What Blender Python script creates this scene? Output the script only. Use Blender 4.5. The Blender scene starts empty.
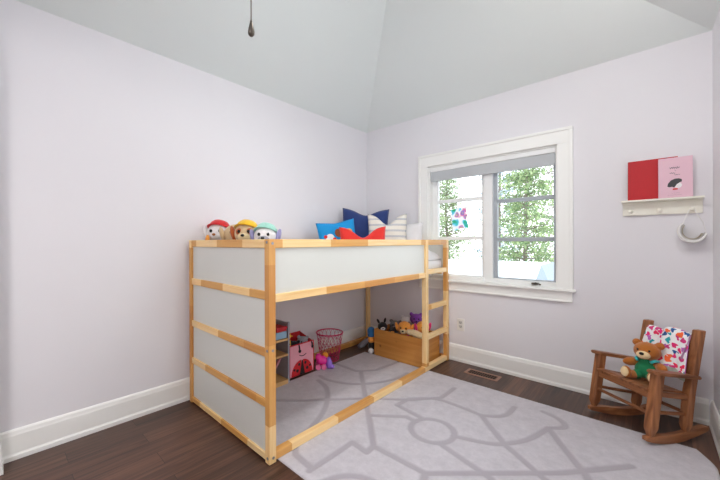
import bpy, bmesh, math, random
import numpy as np
from mathutils import Vector, Matrix, Euler, Quaternion

C = bpy.context.scene.collection
PI = math.pi
random.seed(7)

# ------------------------------------------------------------------ helpers
def S(r, g, b):
    def f(c):
        c /= 255.0
        return c / 12.92 if c <= 0.04045 else ((c + 0.055) / 1.055) ** 2.4
    return (f(r), f(g), f(b), 1.0)

def new_mat(name):
    m = bpy.data.materials.new(name)
    m.use_nodes = True
    nt = m.node_tree
    return m, nt, nt.nodes, nt.links, nt.nodes['Principled BSDF']

def simple(name, col, rough=0.6, noise=0.06, scale=20, metal=0.0, bump=0.0, bscale=None, sheen=0.0):
    m, nt, N, L, b = new_mat(name)
    b.inputs['Roughness'].default_value = rough
    b.inputs['Metallic'].default_value = metal
    if sheen:
        b.inputs['Sheen Weight'].default_value = sheen
    tc = N.new('ShaderNodeTexCoord')
    nz = N.new('ShaderNodeTexNoise'); nz.inputs['Scale'].default_value = scale; nz.inputs['Detail'].default_value = 3
    L.new(tc.outputs['Object'], nz.inputs['Vector'])
    mx = N.new('ShaderNodeMix'); mx.data_type = 'RGBA'
    c1 = tuple(max(0, c * (1 - noise)) for c in col[:3]) + (1,)
    c2 = tuple(min(1, c * (1 + noise)) for c in col[:3]) + (1,)
    mx.inputs[6].default_value = c1; mx.inputs[7].default_value = c2
    L.new(nz.outputs['Fac'], mx.inputs[0]); L.new(mx.outputs[2], b.inputs['Base Color'])
    if bump:
        n2 = N.new('ShaderNodeTexNoise'); n2.inputs['Scale'].default_value = bscale or scale * 4; n2.inputs['Detail'].default_value = 4
        L.new(tc.outputs['Object'], n2.inputs['Vector'])
        bp = N.new('ShaderNodeBump'); bp.inputs['Strength'].default_value = bump; bp.inputs['Distance'].default_value = 0.01
        L.new(n2.outputs['Fac'], bp.inputs['Height']); L.new(bp.outputs['Normal'], b.inputs['Normal'])
    return m

def wood(name, cols, axis, rough=0.45, block=0.0, grain=1.0, seed=0.0, knots=False):
    """cols: three sRGB-linear colours; axis 0/1/2 the grain direction; block>0 gives finger-jointed lengths."""
    m, nt, N, L, b = new_mat(name)
    b.inputs['Roughness'].default_value = rough
    tc = N.new('ShaderNodeTexCoord')
    oi = N.new('ShaderNodeObjectInfo')
    mp = N.new('ShaderNodeMapping')
    sc = [45.0 * grain] * 3; sc[axis] = 2.2 * grain
    mp.inputs['Scale'].default_value = sc
    L.new(tc.outputs['Object'], mp.inputs['Vector'])
    nz = N.new('ShaderNodeTexNoise'); nz.inputs['Scale'].default_value = 1.0; nz.inputs['Detail'].default_value = 5
    nz.inputs['Distortion'].default_value = 0.6
    nz.noise_dimensions = '4D'
    mu = N.new('ShaderNodeMath'); mu.operation = 'MULTIPLY'; mu.inputs[1].default_value = 17.0
    L.new(oi.outputs['Random'], mu.inputs[0]); L.new(mu.outputs[0], nz.inputs['W'])
    L.new(mp.outputs['Vector'], nz.inputs['Vector'])
    ramp = N.new('ShaderNodeValToRGB')
    ramp.color_ramp.elements[0].position = 0.3; ramp.color_ramp.elements[0].color = cols[0]
    ramp.color_ramp.elements[1].position = 0.7; ramp.color_ramp.elements[1].color = cols[1]
    L.new(nz.outputs['Fac'], ramp.inputs['Fac'])
    out = ramp.outputs['Color']
    if block:
        sp = N.new('ShaderNodeSeparateXYZ'); L.new(tc.outputs['Object'], sp.inputs[0])
        dv = N.new('ShaderNodeMath'); dv.operation = 'MULTIPLY_ADD'; dv.inputs[1].default_value = 1.0 / block
        L.new(sp.outputs[axis], dv.inputs[0])
        m3 = N.new('ShaderNodeMath'); m3.operation = 'MULTIPLY'; m3.inputs[1].default_value = 9.7
        L.new(oi.outputs['Random'], m3.inputs[0]); L.new(m3.outputs[0], dv.inputs[2])
        fl = N.new('ShaderNodeMath'); fl.operation = 'FLOOR'; L.new(dv.outputs[0], fl.inputs[0])
        ad = N.new('ShaderNodeMath'); ad.operation = 'ADD'; ad.inputs[1].default_value = seed
        L.new(fl.outputs[0], ad.inputs[0])
        wn = N.new('ShaderNodeTexWhiteNoise'); wn.noise_dimensions = '1D'; L.new(ad.outputs[0], wn.inputs['W'])
        mx = N.new('ShaderNodeMix'); mx.data_type = 'RGBA'; mx.blend_type = 'MULTIPLY'
        rr = N.new('ShaderNodeValToRGB'); rr.color_ramp.interpolation = 'CONSTANT'
        e = rr.color_ramp.elements
        e[0].position = 0.0; e[0].color = (1, 1, 1, 1)
        e[1].position = 0.35; e[1].color = (0.80, 0.58, 0.33, 1)
        k = e.new(0.62); k.color = (1.05, 1.02, 0.95, 1)
        k = e.new(0.85); k.color = (0.70, 0.46, 0.24, 1)
        L.new(wn.outputs['Value'], rr.inputs['Fac'])
        mx.inputs[0].default_value = 1.0
        L.new(out, mx.inputs[6]); L.new(rr.outputs['Color'], mx.inputs[7])
        out = mx.outputs[2]
    if knots:
        vo = N.new('ShaderNodeTexVoronoi'); vo.inputs['Scale'].default_value = 8.0
        L.new(tc.outputs['Object'], vo.inputs['Vector'])
        lt = N.new('ShaderNodeMapRange'); lt.inputs[1].default_value = 0.08; lt.inputs[2].default_value = 0.17
        L.new(vo.outputs['Distance'], lt.inputs[0])
        mx = N.new('ShaderNodeMix'); mx.data_type = 'RGBA'
        mx.inputs[6].default_value = cols[2]; L.new(lt.outputs[0], mx.inputs[0]); L.new(out, mx.inputs[7])
        out = mx.outputs[2]
    L.new(out, b.inputs['Base Color'])
    bp = N.new('ShaderNodeBump'); bp.inputs['Strength'].default_value = 0.15; bp.inputs['Distance'].default_value = 0.003
    L.new(nz.outputs['Fac'], bp.inputs['Height']); L.new(bp.outputs['Normal'], b.inputs['Normal'])
    return m

# --- bmesh shapes
def box(bm, x0, x1, y0, y1, z0, z1, bev=0.0, mtx=None):
    vs = [bm.verts.new((x, y, z)) for x in (x0, x1) for y in (y0, y1) for z in (z0, z1)]
    q = [(0, 1, 3, 2), (4, 6, 7, 5), (0, 4, 5, 1), (2, 3, 7, 6), (0, 2, 6, 4), (1, 5, 7, 3)]
    fs = [bm.faces.new([vs[i] for i in f]) for f in q]
    if bev > 0:
        es = list({e for f in fs for e in f.edges})
        r = bmesh.ops.bevel(bm, geom=es, offset=bev, segments=2, affect='EDGES', profile=0.5)
        vs = list({v for f in r['faces'] for v in f.verts} | {v for v in vs if v.is_valid})
    if mtx is not None:
        bmesh.ops.transform(bm, matrix=mtx, verts=vs)
    return vs

def cyl(bm, p0, p1, r0, r1=None, n=12, cap=True):
    r1 = r0 if r1 is None else r1
    p0 = Vector(p0); p1 = Vector(p1); d = (p1 - p0).normalized()
    a = d.orthogonal().normalized(); b = d.cross(a)
    A = [bm.verts.new(p0 + r0 * (math.cos(t) * a + math.sin(t) * b)) for t in (2 * PI * i / n for i in range(n))]
    B = [bm.verts.new(p1 + r1 * (math.cos(t) * a + math.sin(t) * b)) for t in (2 * PI * i / n for i in range(n))]
    for i in range(n):
        bm.faces.new((A[i], A[(i + 1) % n], B[(i + 1) % n], B[i]))
    if cap:
        bm.faces.new(A[::-1]); bm.faces.new(B)

def tube(bm, pts, r, n=8, closed=False):
    pts = [Vector(p) for p in pts]
    m = len(pts); rings = []
    up = None
    for i, p in enumerate(pts):
        a = pts[(i - 1) % m] if (closed or i > 0) else pts[i]
        b = pts[(i + 1) % m] if (closed or i < m - 1) else pts[i]
        d = (b - a).normalized()
        if up is None: up = d.orthogonal().normalized()
        up = (up - d * up.dot(d))
        up = up.normalized() if up.length > 1e-6 else d.orthogonal().normalized()
        s = d.cross(up)
        rr = r[i] if isinstance(r, (list, tuple)) else r
        rings.append([bm.verts.new(p + rr * (math.cos(t) * up + math.sin(t) * s)) for t in (2 * PI * k / n for k in range(n))])
    for i in range(m if closed else m - 1):
        A = rings[i]; B = rings[(i + 1) % m]
        for k in range(n):
            bm.faces.new((A[k], A[(k + 1) % n], B[(k + 1) % n], B[k]))
    if not closed:
        bm.faces.new(rings[0][::-1]); bm.faces.new(rings[-1])

def ell(bm, c, r, rot=None, u=20, v=12):
    mtx = Matrix.Translation(Vector(c))
    if rot is not None: mtx = mtx @ Euler(rot).to_matrix().to_4x4()
    mtx = mtx @ Matrix.Diagonal((r[0], r[1], r[2], 1))
    bmesh.ops.create_uvsphere(bm, u_segments=u, v_segments=v, radius=1, matrix=mtx)

def lathe(bm, prof, n=24, c=(0, 0, 0)):
    rings = []
    for r, z in prof:
        rings.append([bm.verts.new((c[0] + r * math.cos(2 * PI * i / n), c[1] + r * math.sin(2 * PI * i / n), c[2] + z)) for i in range(n)])
    for A, B in zip(rings, rings[1:]):
        for i in range(n):
            bm.faces.new((A[i], A[(i + 1) % n], B[(i + 1) % n], B[i]))
    bm.faces.new(rings[0][::-1]); bm.faces.new(rings[-1])

def prism(bm, poly, axis, a0, a1):
    """extrude a 2-D outline along an axis; poly in the two other axes in order"""
    def P(p, t):
        q = [0, 0, 0]; o = [i for i in range(3) if i != axis]
        q[axis] = t; q[o[0]] = p[0]; q[o[1]] = p[1]
        return q
    A = [bm.verts.new(P(p, a0)) for p in poly]; B = [bm.verts.new(P(p, a1)) for p in poly]
    n = len(poly)
    bm.faces.new(A); bm.faces.new(B[::-1])
    for i in range(n):
        bm.faces.new((A[i], B[i], B[(i + 1) % n], A[(i + 1) % n]))

def obj(name, bm, mat, parent=None, smooth=False, mods=None):
    bmesh.ops.recalc_face_normals(bm, faces=bm.faces)
    me = bpy.data.meshes.new(name); bm.to_mesh(me); bm.free()
    for m in (mat if isinstance(mat, (list, tuple)) else [mat]):
        me.materials.append(m)
    if smooth:
        for p in me.polygons: p.use_smooth = True
    o = bpy.data.objects.new(name, me); C.objects.link(o)
    if parent is not None: o.parent = parent
    return o

def B(): return bmesh.new()

def tag(o, label, cat, group=None, kind=None):
    o['label'] = label; o['category'] = cat
    if group: o['group'] = group
    if kind: o['kind'] = kind
    return o

def thing(name, label, cat, loc=(0, 0, 0), rz=0.0, group=None):
    o = bpy.data.objects.new(name, None); C.objects.link(o)
    o.empty_display_size = 0.05
    o.location = loc; o.rotation_euler = (0, 0, rz)
    return tag(o, label, cat, group)

def struct(name, bm, mat, parent=None, smooth=False):
    o = obj(name, bm, mat, parent, smooth)
    if parent is None: o['kind'] = 'structure'
    return o

def auto_smooth(o, deg=40):
    for p in o.data.polygons: p.use_smooth = True
    try:
        o.data.set_sharp_from_angle(angle=math.radians(deg))
    except Exception:
        pass
    return o

def remesh(o, vox=0.006, sm=4):
    m = o.modifiers.new('remesh', 'REMESH'); m.mode = 'VOXEL'; m.voxel_size = vox; m.use_smooth_shade = True
    s = o.modifiers.new('smooth', 'SMOOTH'); s.factor = 0.5; s.iterations = sm
    return o

# ------------------------------------------------------------------ materials
M = {}
M['wall'] = simple('wall_paint', S(229, 227, 231), 0.75, 0.012, 3, bump=0.02, bscale=300)
M['ceil'] = simple('ceiling_paint', S(228, 234, 232), 0.8, 0.01, 3)
M['trim'] = simple('trim_paint', S(241, 241, 238), 0.4, 0.01, 4)
M['vinyl'] = simple('window_vinyl', S(238, 239, 238), 0.4, 0.01, 4)
M['vinyl_shaded'] = simple('window_vinyl_shaded', S(168, 174, 180), 0.45, 0.02, 4)  # right sash: shade put into the colour of the white vinyl
M['pine_x'] = wood('pine_along_x', [S(232, 192, 132), S(246, 218, 166), S(150, 95, 50)], 0, block=0.31, seed=3)
M['pine_y'] = wood('pine_along_y', [S(232, 190, 130), S(246, 218, 166), S(150, 95, 50)], 1, block=0.37, seed=5)
M['pine_z'] = wood('pine_along_z', [S(230, 188, 128), S(244, 214, 162), S(150, 95, 50)], 2, block=0.42, seed=9)
M['crate'] = wood('crate_pine', [S(186, 120, 50), S(216, 156, 80), S(96, 50, 18)], 0, rough=0.4, grain=0.5, knots=True)
M['panel'] = simple('white_laminate', S(214, 215, 209), 0.35, 0.01, 3)
M['bolt'] = simple('zinc_bolt', S(150, 150, 158), 0.35, 0.05, 40, metal=0.8)
M['oak'] = wood('stained_oak', [S(98, 54, 30), S(176, 116, 74), S(60, 32, 16)], 2, rough=0.42, grain=0.8)
M['oak_y'] = wood('stained_oak_along', [S(98, 54, 30), S(174, 114, 72), S(60, 32, 16)], 1, rough=0.42, grain=0.8)
M['oak_x'] = wood('stained_oak_across', [S(98, 54, 30), S(174, 114, 72), S(60, 32, 16)], 0, rough=0.42, grain=0.8)
M['black'] = simple('black_plush', S(22, 21, 24), 0.8, 0.2, 60)
M['white_c'] = simple('white_cotton', S(232, 231, 232), 0.85, 0.02, 30, bump=0.15, bscale=30)
M['metal_dark'] = simple('dark_nickel', S(96, 88, 80), 0.35, 0.05, 40, metal=0.7)
M['chain'] = simple('chain_metal', S(150, 147, 140), 0.45, 0.05, 40, metal=0.4)
M['fan'] = simple('fan_white', S(228, 228, 226), 0.5, 0.02, 10)
M['plate'] = simple('outlet_plastic', S(235, 233, 228), 0.35, 0.01, 10)
M['slot'] = simple('slot_dark', S(50, 48, 46), 0.6, 0.05, 10)
M['bronze'] = simple('vent_copper_brown', S(170, 130, 112), 0.42, 0.08, 60, metal=0.35)
M['ventdark'] = simple('vent_hollow', S(30, 24, 22), 0.8, 0.1, 10)

def plush(name, r, g, b): 
    return simple(name, S(r, g, b), 0.9, 0.14, 60, bump=0.35, bscale=220, sheen=0.3)

def cloth(name, r, g, b):
    return simple(name, S(r, g, b), 0.85, 0.06, 40, bump=0.12, bscale=400, sheen=0.15)

# floor: dark walnut planks running along y
def floor_mat():
    m, nt, N, L, b = new_mat('walnut_planks')
    tc = N.new('ShaderNodeTexCoord')
    mp = N.new('ShaderNodeMapping'); mp.inputs['Rotation'].default_value = (0, 0, PI / 2)
    L.new(tc.outputs['Object'], mp.inputs['Vector'])
    br = N.new('ShaderNodeTexBrick')
    br.inputs['Scale'].default_value = 1.0; br.inputs['Brick Width'].default_value = 0.95; br.inputs['Row Height'].default_value = 0.125
    br.inputs['Mortar Size'].default_value = 0.0012; br.inputs['Mortar Smooth'].default_value = 0.2; br.inputs['Bias'].default_value = 0.0
    br.offset = 0.37; br.offset_frequency = 2
    br.inputs['Color1'].default_value = (0, 0, 0, 1); br.inputs['Color2'].default_value = (1, 1, 1, 1); br.inputs['Mortar'].default_value = (0.1, 0.1, 0.1, 1)
    L.new(mp.outputs['Vector'], br.inputs['Vector'])
    mp2 = N.new('ShaderNodeMapping'); mp2.inputs['Scale'].default_value = (38, 2.0, 1)
    L.new(tc.outputs['Object'], mp2.inputs['Vector'])
    nz = N.new('ShaderNodeTexNoise'); nz.inputs['Scale'].default_value = 1; nz.inputs['Detail'].default_value = 6; nz.inputs['Distortion'].default_value = 1.2
    nz.noise_dimensions = '4D'
    m4 = N.new('ShaderNodeMath'); m4.operation = 'MULTIPLY'; m4.inputs[1].default_value = 6
    L.new(br.outputs['Color'], m4.inputs[0]); L.new(m4.outputs[0], nz.inputs['W'])
    L.new(mp2.outputs['Vector'], nz.inputs['Vector'])
    add = N.new('ShaderNodeMath'); add.operation = 'MULTIPLY_ADD'; add.inputs[1].default_value = 0.36
    L.new(br.outputs['Color'], add.inputs[0]); L.new(nz.outputs['Fac'], add.inputs[2])
    rp = N.new('ShaderNodeValToRGB')
    e = rp.color_ramp.elements
    e[0].position = 0.3; e[0].color = S(42, 30, 25)
    e[1].position = 1.0; e[1].color = S(118, 83, 66)
    k = e.new(0.62); k.color = S(78, 53, 43)
    L.new(add.outputs[0], rp.inputs['Fac'])
    mx = N.new('ShaderNodeMix'); mx.data_type = 'RGBA'
    L.new(br.outputs['Fac'], mx.inputs[0]); L.new(rp.outputs['Color'], mx.inputs[6]); mx.inputs[7].default_value = S(30, 19, 15)
    L.new(mx.outputs[2], b.inputs['Base Color'])
    b.inputs['Roughness'].default_value = 0.38
    bp = N.new('ShaderNodeBump'); bp.inputs['Strength'].default_value = 0.12; bp.inputs['Distance'].default_value = 0.003
    L.new(nz.outputs['Fac'], bp.inputs['Height']); L.new(bp.outputs['Normal'], b.inputs['Normal'])
    return m
M['floor'] = floor_mat()

def glass_mat():
    m, nt, N, L, b = new_mat('pane_glass')
    out = N['Material Output']; N.remove(b)
    t = N.new('ShaderNodeBsdfTransparent'); t.inputs['Color'].default_value = (0.97, 0.985, 0.985, 1)
    g = N.new('ShaderNodeBsdfGlossy'); g.inputs['Roughness'].default_value = 0.02
    fr = N.new('ShaderNodeFresnel'); fr.inputs['IOR'].default_value = 1.3
    mx = N.new('ShaderNodeMixShader')
    L.new(fr.outputs[0], mx.inputs[0]); L.new(t.outputs[0], mx.inputs[1]); L.new(g.outputs[0], mx.inputs[2])
    L.new(mx.outputs[0], out.inputs['Surface'])
    return m
M['glass'] = glass_mat()

# ------------------------------------------------------------------ room shell
W, HC, YF, YB = 2.739, 2.467, -3.109, -4.7      # room width, wall height, front wall face, far end of the hall
SL = 0.60                                       # slope of the hipped ceiling
T = 0.16
OX0, OX1, OZ0, OZ1 = 0.809, 1.926, 0.778, 1.925 # window opening

b = B(); box(b, -T, W + T, YB - T, T, -0.12, 0.0); struct('floor', b, M['floor'])
b = B(); box(b, -T, 0, YB - T, T, 0, HC); struct('wall_left', b, M['wall'])
RY0, RY1, RZ0, RZ1 = -2.05, -0.62, 0.72, 2.10    # added window, unseen, in the right hand wall to bring in side light
b = B(); box(b, W, W + T, YB - T, RY0, 0, HC); box(b, W, W + T, RY1, T, 0, HC); box(b, W, W + T, RY0, RY1, 0, RZ0); box(b, W, W + T, RY0, RY1, RZ1, HC)
struct('wall_right', b, M['wall'])
b = B()
box(b, 0, OX0, 0, T, 0, HC); box(b, OX1, W, 0, T, 0, HC)
box(b, OX0, OX1, 0, T, 0, OZ0); box(b, OX0, OX1, 0, T, OZ1, HC)
struct('wall_back', b, M['wall'])
b = B(); box(b, 0, 0.11, YF - 0.12, YF, 0, HC); box(b, 0.11, W, YF - 0.12, YF, 2.34, HC)
# gable above the front wall up to the ridge
prism(b, [(0, HC), (W, HC), (W / 2, HC + SL * W / 2)], 1, YF - 0.12, YF)
struct('wall_front', b, M['wall'])
b = B(); box(b, 0, W, YB - T, YB, 0, HC); struct('wall_hall', b, M['wall'])
# hipped ceiling: three sloping planes with thickness
b = B()
h = W / 2; zr = HC + SL * h; th = 0.06
def slab(b, quad):
    A = [b.verts.new(p) for p in quad]; Bv = [b.verts.new((p[0], p[1], p[2] + th)) for p in quad]
    n = len(quad)
    b.faces.new(A[::-1]); b.faces.new(Bv)
    for i in range(n): b.faces.new((A[i], A[(i + 1) % n], Bv[(i + 1) % n], Bv[i]))
slab(b, [(0, 0, HC), (W, 0, HC), (h, -h, zr)])
slab(b, [(0, 0, HC), (h, -h, zr), (h, YF, zr), (0, YF, HC)])
slab(b, [(W, 0, HC), (W, YF, HC), (h, YF, zr), (h, -h, zr)])
# flat ceiling over the hall, and the eaves over the wall tops
box(b, 0, W, YB, YF - 0.12, HC, HC + th)
box(b, -T - .3, 0, YB - T, T + .3, HC, HC + th); box(b, W, W + T + .3, YB - T, T + .3, HC, HC + th); box(b, 0, W, 0, T + .3, HC, HC + th); box(b, 0, W, YB - T, YB, HC, HC + th)
struct('ceiling', b, M['ceil'])

# baseboards: profile (out from wall, height)
bprof = [(0, 0), (0.020, 0), (0.020, 0.022), (0.016, 0.030), (0.0145, 0.036), (0.0145, 0.128), (0.012, 0.138), (0.010, 0.150), (0.005, 0.158), (0, 0.160)]
def baseboard(name, fn, a0, a1):
    b = B()
    A = [b.verts.new(fn(u, z, a0)) for u, z in bprof]; Bv = [b.verts.new(fn(u, z, a1)) for u, z in bprof]
    n = len(bprof)
    b.faces.new(A); b.faces.new(Bv[::-1])
    for i in range(n): b.faces.new((A[i], Bv[i], Bv[(i + 1) % n], A[(i + 1) % n]))
    struct(name, b, M['trim'])
baseboard('baseboard_left', lambda u, z, a: (u, a, z), YF, 0)
baseboard('baseboard_back', lambda u, z, a: (a, -u, z), 0.02, W - 0.02)
baseboard('baseboard_right', lambda u, z, a: (W - u, a, z), YF, 0)
baseboard('baseboard_front', lambda u, z, a: (a, YF + u, z), 0.02, 0.128)

# ------------------------------------------------------------------ window
def window():
    b = B(); cw = 0.10
    x0, x1, zt = OX0 - cw, OX1 + cw, OZ1 + 0.117
    def board(xa, xb, za, zb, d=0.02): box(b, xa, xb, -d, 0, za, zb, 0.003)
    board(x0, OX0, OZ0, OZ1 + 0.0); board(OX1, x1, OZ0, OZ1)
    board(x0, x1, OZ1, zt)
    # raised outer band of the casing
    box(b, x0 - 0.004, x0 + 0.02, -0.028, 0, OZ0, zt - 0.0205, 0.003); box(b, x1 - 0.02, x1 + 0.004, -0.028, 0, OZ0, zt - 0.0205, 0.003)
    box(b, x0 - 0.004, x1 + 0.004, -0.028, 0, zt - 0.02, zt + 0.004, 0.003)
    fr = struct('window_1', b, M['trim'])
    # jamb liner
    b = B()
    box(b, OX0 - 0.001, OX0 + 0.012, 0, T, OZ0, OZ1); box(b, OX1 - 0.012, OX1 + 0.001, 0, T, OZ0, OZ1)
    box(b, OX0, OX1, 0, T, OZ1 - 0.012, OZ1 + 0.001)
    obj('jamb', b, M['trim'], fr)
    b = B()
    box(b, OX0 - 0.118, OX1 + 0.118, -0.05, 0, OZ0 - 0.016, OZ0 + 0.004, 0.004); box(b, OX0 + .001, OX1 - .001, -0.001, T - 0.01, OZ0 - 0.001, OZ0 + 0.006)
    obj('sill', b, M['trim'], fr)
    b = B()
    box(b, OX0 - 0.10, OX1 + 0.097, -0.02, 0, OZ0 - 0.098, OZ0 - 0.016, 0.004); box(b, OX0 - 0.10, OX1 + 0.097, -0.026, 0, OZ0 - 0.100, OZ0 - 0.085, 0.003)
    obj('apron', b, M['trim'], fr)
    # two casement sashes with muntins, and the mullion post
    def sash(xa, xb, ml, mr, mat, zz):
        b = B(); y0, y1 = 0.07, 0.115; zb, ztp = OZ0 + 0.006, OZ1 - 0.012
        box(b, xa, xa + ml, y0, y1, zb, ztp, 0.004); box(b, xb - mr, xb, y0, y1, zb, ztp, 0.004)
        box(b, xa + ml, xb - mr, y0, y1, zb, zb + 0.045, 0.004); box(b, xa + ml, xb - mr, y0, y1, ztp - 0.05, ztp, 0.004)
        for z in zz: box(b, xa + ml, xb - mr, y0 + 0.006, y1 - 0.008, z - 0.017, z + 0.017, 0.004)
        o = obj('sash', b, mat, fr)
        b = B(); box(b, xa + ml - .004, xb - mr + .004, 0.096, 0.101, zb + 0.04, ztp - 0.045); obj('pane', b, M['glass'], o)
        return o
    sash(OX0 + 0.012, 1.352, 0.055, 0.036, M['vinyl'], (1.565, 1.188))
    s2 = sash(1.412, OX1 - 0.012, 0.040, 0.026, M['vinyl_shaded'], (1.522, 1.173))
    b = B(); box(b, 1.345, 1.420, 0.045, 0.13, OZ0 + 0.006, OZ1 - 0.012, 0.004); obj('mullion', b, M['vinyl'], fr)
    b = B(); box(b, 1.42, OX1 - .012, 0.035, 0.075, OZ0 + 0.005, OZ0 + 0.042, 0.004); box(b, OX0 + .012, 1.345, 0.035, 0.075, OZ0 + 0.005, OZ0 + 0.042, 0.004)
    obj('sill_stop', b, M['vinyl'], fr)
    b = B(); box(b, 1.735, 1.785, 0.018, 0.036, OZ0 + 0.014, OZ0 + 0.03, 0.004)
    tube(b, [(1.765, 0.02, OZ0 + 0.026), (1.77, 0.0, OZ0 + 0.032), (1.795, -0.008, OZ0 + 0.028), (1.81, -0.01, OZ0 + 0.02)], [0.008, 0.006, 0.005, 0.007])
    auto_smooth(obj('crank_handle', b, M['metal_dark'], fr))
    return fr
window()

b = B()  # casing, bars and pane of the added side window
for ya, yb_, za, zb_ in ((RY0 - .09, RY0, RZ0 - .09, RZ1 + .09), (RY1, RY1 + .09, RZ0 - .09, RZ1 + .09), (RY0, RY1, RZ1, RZ1 + .09), (RY0, RY1, RZ0 - .09, RZ0)): box(b, W - 0.02, W, ya, yb_, za, zb_, 0.003)
for y in (RY0, 0.5 * (RY0 + RY1) - .03, RY1 - .05): box(b, W + 0.07, W + 0.115, y, y + .05, RZ0, RZ1, 0.003)
for z in (RZ0, RZ1 - .05): box(b, W + 0.07, W + 0.115, RY0, RY1, z, z + .05, 0.003)
w2 = struct('added_side_window', b, M['trim'])
b = B(); box(b, W + 0.09, W + 0.095, RY0, RY1, RZ0, RZ1); obj('pane', b, M['glass'], w2)

# roller blind, rolled almost all the way up
M['blind'] = simple('blind_fabric', S(186, 189, 192), 0.8, 0.03, 6, bump=0.05, bscale=500)
t = thing('roller_blind', 'grey roller blind pulled almost all the way up inside the window opening', 'blind', (0.5 * (OX0 + OX1), 0.035, OZ1 - 0.013))
hw = 0.5 * (OX1 - OX0) - 0.014
b = B(); box(b, -hw, hw, -0.028, 0.03, -0.042, 0.0, 0.004); obj('cassette', b, M['vinyl'], t)
b = B()
box(b, -hw + .006, hw - .006, -0.018, -0.015, -0.128, -0.038)
obj('fabric', b, M['blind'], t)
b = B(); box(b, -hw + .006, hw - .006, -0.022, -0.010, -0.142, -0.126, 0.003); obj('hem_bar', b, M['blind'], t)

# child's painted sun catcher on the left pane
def suncatcher():
    m, nt, N, L, bs = new_mat('sun_catcher_colours')
    tc = N.new('ShaderNodeTexCoord')
    nz = N.new('ShaderNodeTexNoise'); nz.inputs['Scale'].default_value = 13; nz.inputs['Detail'].default_value = 1.5
    L.new(tc.outputs['Object'], nz.inputs['Vector'])
    rp = N.new('ShaderNodeValToRGB'); rp.color_ramp.interpolation = 'LINEAR'
    e = rp.color_ramp.elements
    e[0].position = 0.30; e[0].color = S(90, 200, 120)
    e[1].position = 0.72; e[1].color = S(226, 140, 220)
    for p, c in ((0.39, S(130, 220, 240)), (0.44, S(250, 250, 250)), (0.52, S(250, 250, 250)), (0.56, S(245, 170, 190)), (0.61, S(176, 166, 240)), (0.66, S(250, 236, 150))):
        k = e.new(p); k.color = c
    L.new(nz.outputs['Fac'], rp.inputs['Fac']); L.new(rp.outputs['Color'], bs.inputs['Base Color'])
    out = N['Material Output']
    tr = N.new('ShaderNodeBsdfTranslucent'); L.new(rp.outputs['Color'], tr.inputs['Color'])
    mx = N.new('ShaderNodeMixShader'); mx.inputs[0].default_value = 0.75
    L.new(bs.outputs[0], mx.inputs[1]); L.new(tr.outputs[0], mx.inputs[2]); L.new(mx.outputs[0], out.inputs['Surface'])
    b = B()
    n = 40; pts = []
    for i in range(n):
        a = 2 * PI * i / n
        s = max(abs(math.cos(a)), abs(math.sin(a)))
        r = 0.078 / s * (1 + 0.05 * math.sin(5 * a) + 0.03 * math.sin(9 * a + 1))
        ang = a + math.radians(8)
        pts.append((1.09 + r * math.cos(ang), 1.385 + 1.35 * r * math.sin(ang)))
    prism(b, pts, 1, 0.0925, 0.0955)
    tag(obj('sun_catcher', b, m), 'multicoloured childs painted sun catcher stuck on the left window pane', 'decoration')
suncatcher()

# ------------------------------------------------------------------ loft bed
BX0, BX1, BY0, BY1, BH = 0.037, 1.040, -2.132, -0.034, 1.173
P = 0.044
bed = thing('loft_bed', 'low pine childs loft bed with white panels and a ladder, against the lavender wall', 'bed', (BX0, BY0, 0))
LX, LY = BX1 - BX0, BY1 - BY0
def bedpart(name, mat, *boxes, bev=0.003, parent=bed):
    b = B()
    for q in boxes: box(b, *q, bev)
    return obj(name, b, mat, parent)
# corner posts
for px, py in ((0, 0), (LX - 0.04, 0), (0, LY - P), (LX - 0.04, LY - P)):
    pst = bedpart('post', M['pine_z'], (px, px + 0.04, py, py + P, 0, BH))
    if (px, py) == (LX - 0.04, 0):
        for z in (0.03, 0.59, BH - 0.022):
            b = B(); cyl(b, (LX - 0.001, py + 0.024, z), (LX + 0.002, py + 0.024, z), 0.0075, n=14); obj('bolt', b, M['bolt'], pst)
            z += 0.0 if z < 1 else 0.006
            b = B(); cyl(b, (LX - 0.016, 0.001, z), (LX - 0.016, -0.002, z), 0.0075, n=14); obj('bolt', b, M['bolt'], pst)
# near end: five rails and four white panels
for z0, z1 in ((0.0, 0.045), (0.287, 0.329), (0.553, 0.596), (0.854, 0.899), (1.126, BH)):
    bedpart('end_rail', M['pine_x'], (0.04, LX - 0.04, 0.002, 0.03, z0 + (0.011 if z0 == 0 else 0), z1))
for z0, z1 in ((0.045, 0.287), (0.329, 0.553), (0.596, 0.854), (0.899, 1.126)):
    bedpart('end_panel', M['panel'], (0.036, LX - 0.036, 0.014, 0.024, z0 - 0.004, z1 + 0.004), bev=0)
# far end: top panel and rails
for z0, z1 in ((0.011, 0.047), (0.854, 0.899), (1.126, BH)):
    bedpart('end_rail', M['pine_x'], (0.04, LX - 0.04, LY - 0.03, LY - 0.002, z0, z1))
bedpart('end_panel', M['panel'], (0.036, LX - 0.036, LY - 0.024, LY - 0.014, 0.895, 1.130), bev=0)
# long front side
LB = -BY0 - 0.487      # ladder upright, local y
bedpart('side_rail', M['pine_y'], (LX - 0.032, LX - 0.003, P, LY - P, 1.126, BH))
bedpart('side_rail', M['pine_y'], (LX - 0.032, LX - 0.003, P, LB, 0.838, 0.882))
bedpart('side_panel', M['panel'], (LX - 0.026, LX - 0.016, P - 0.004, LB + 0.004, 0.878, 1.130), bev=0)
bedpart('floor_rail', M['pine_y'], (LX - 0.042, LX, P, LY - P, 0.011, 0.052))
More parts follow.
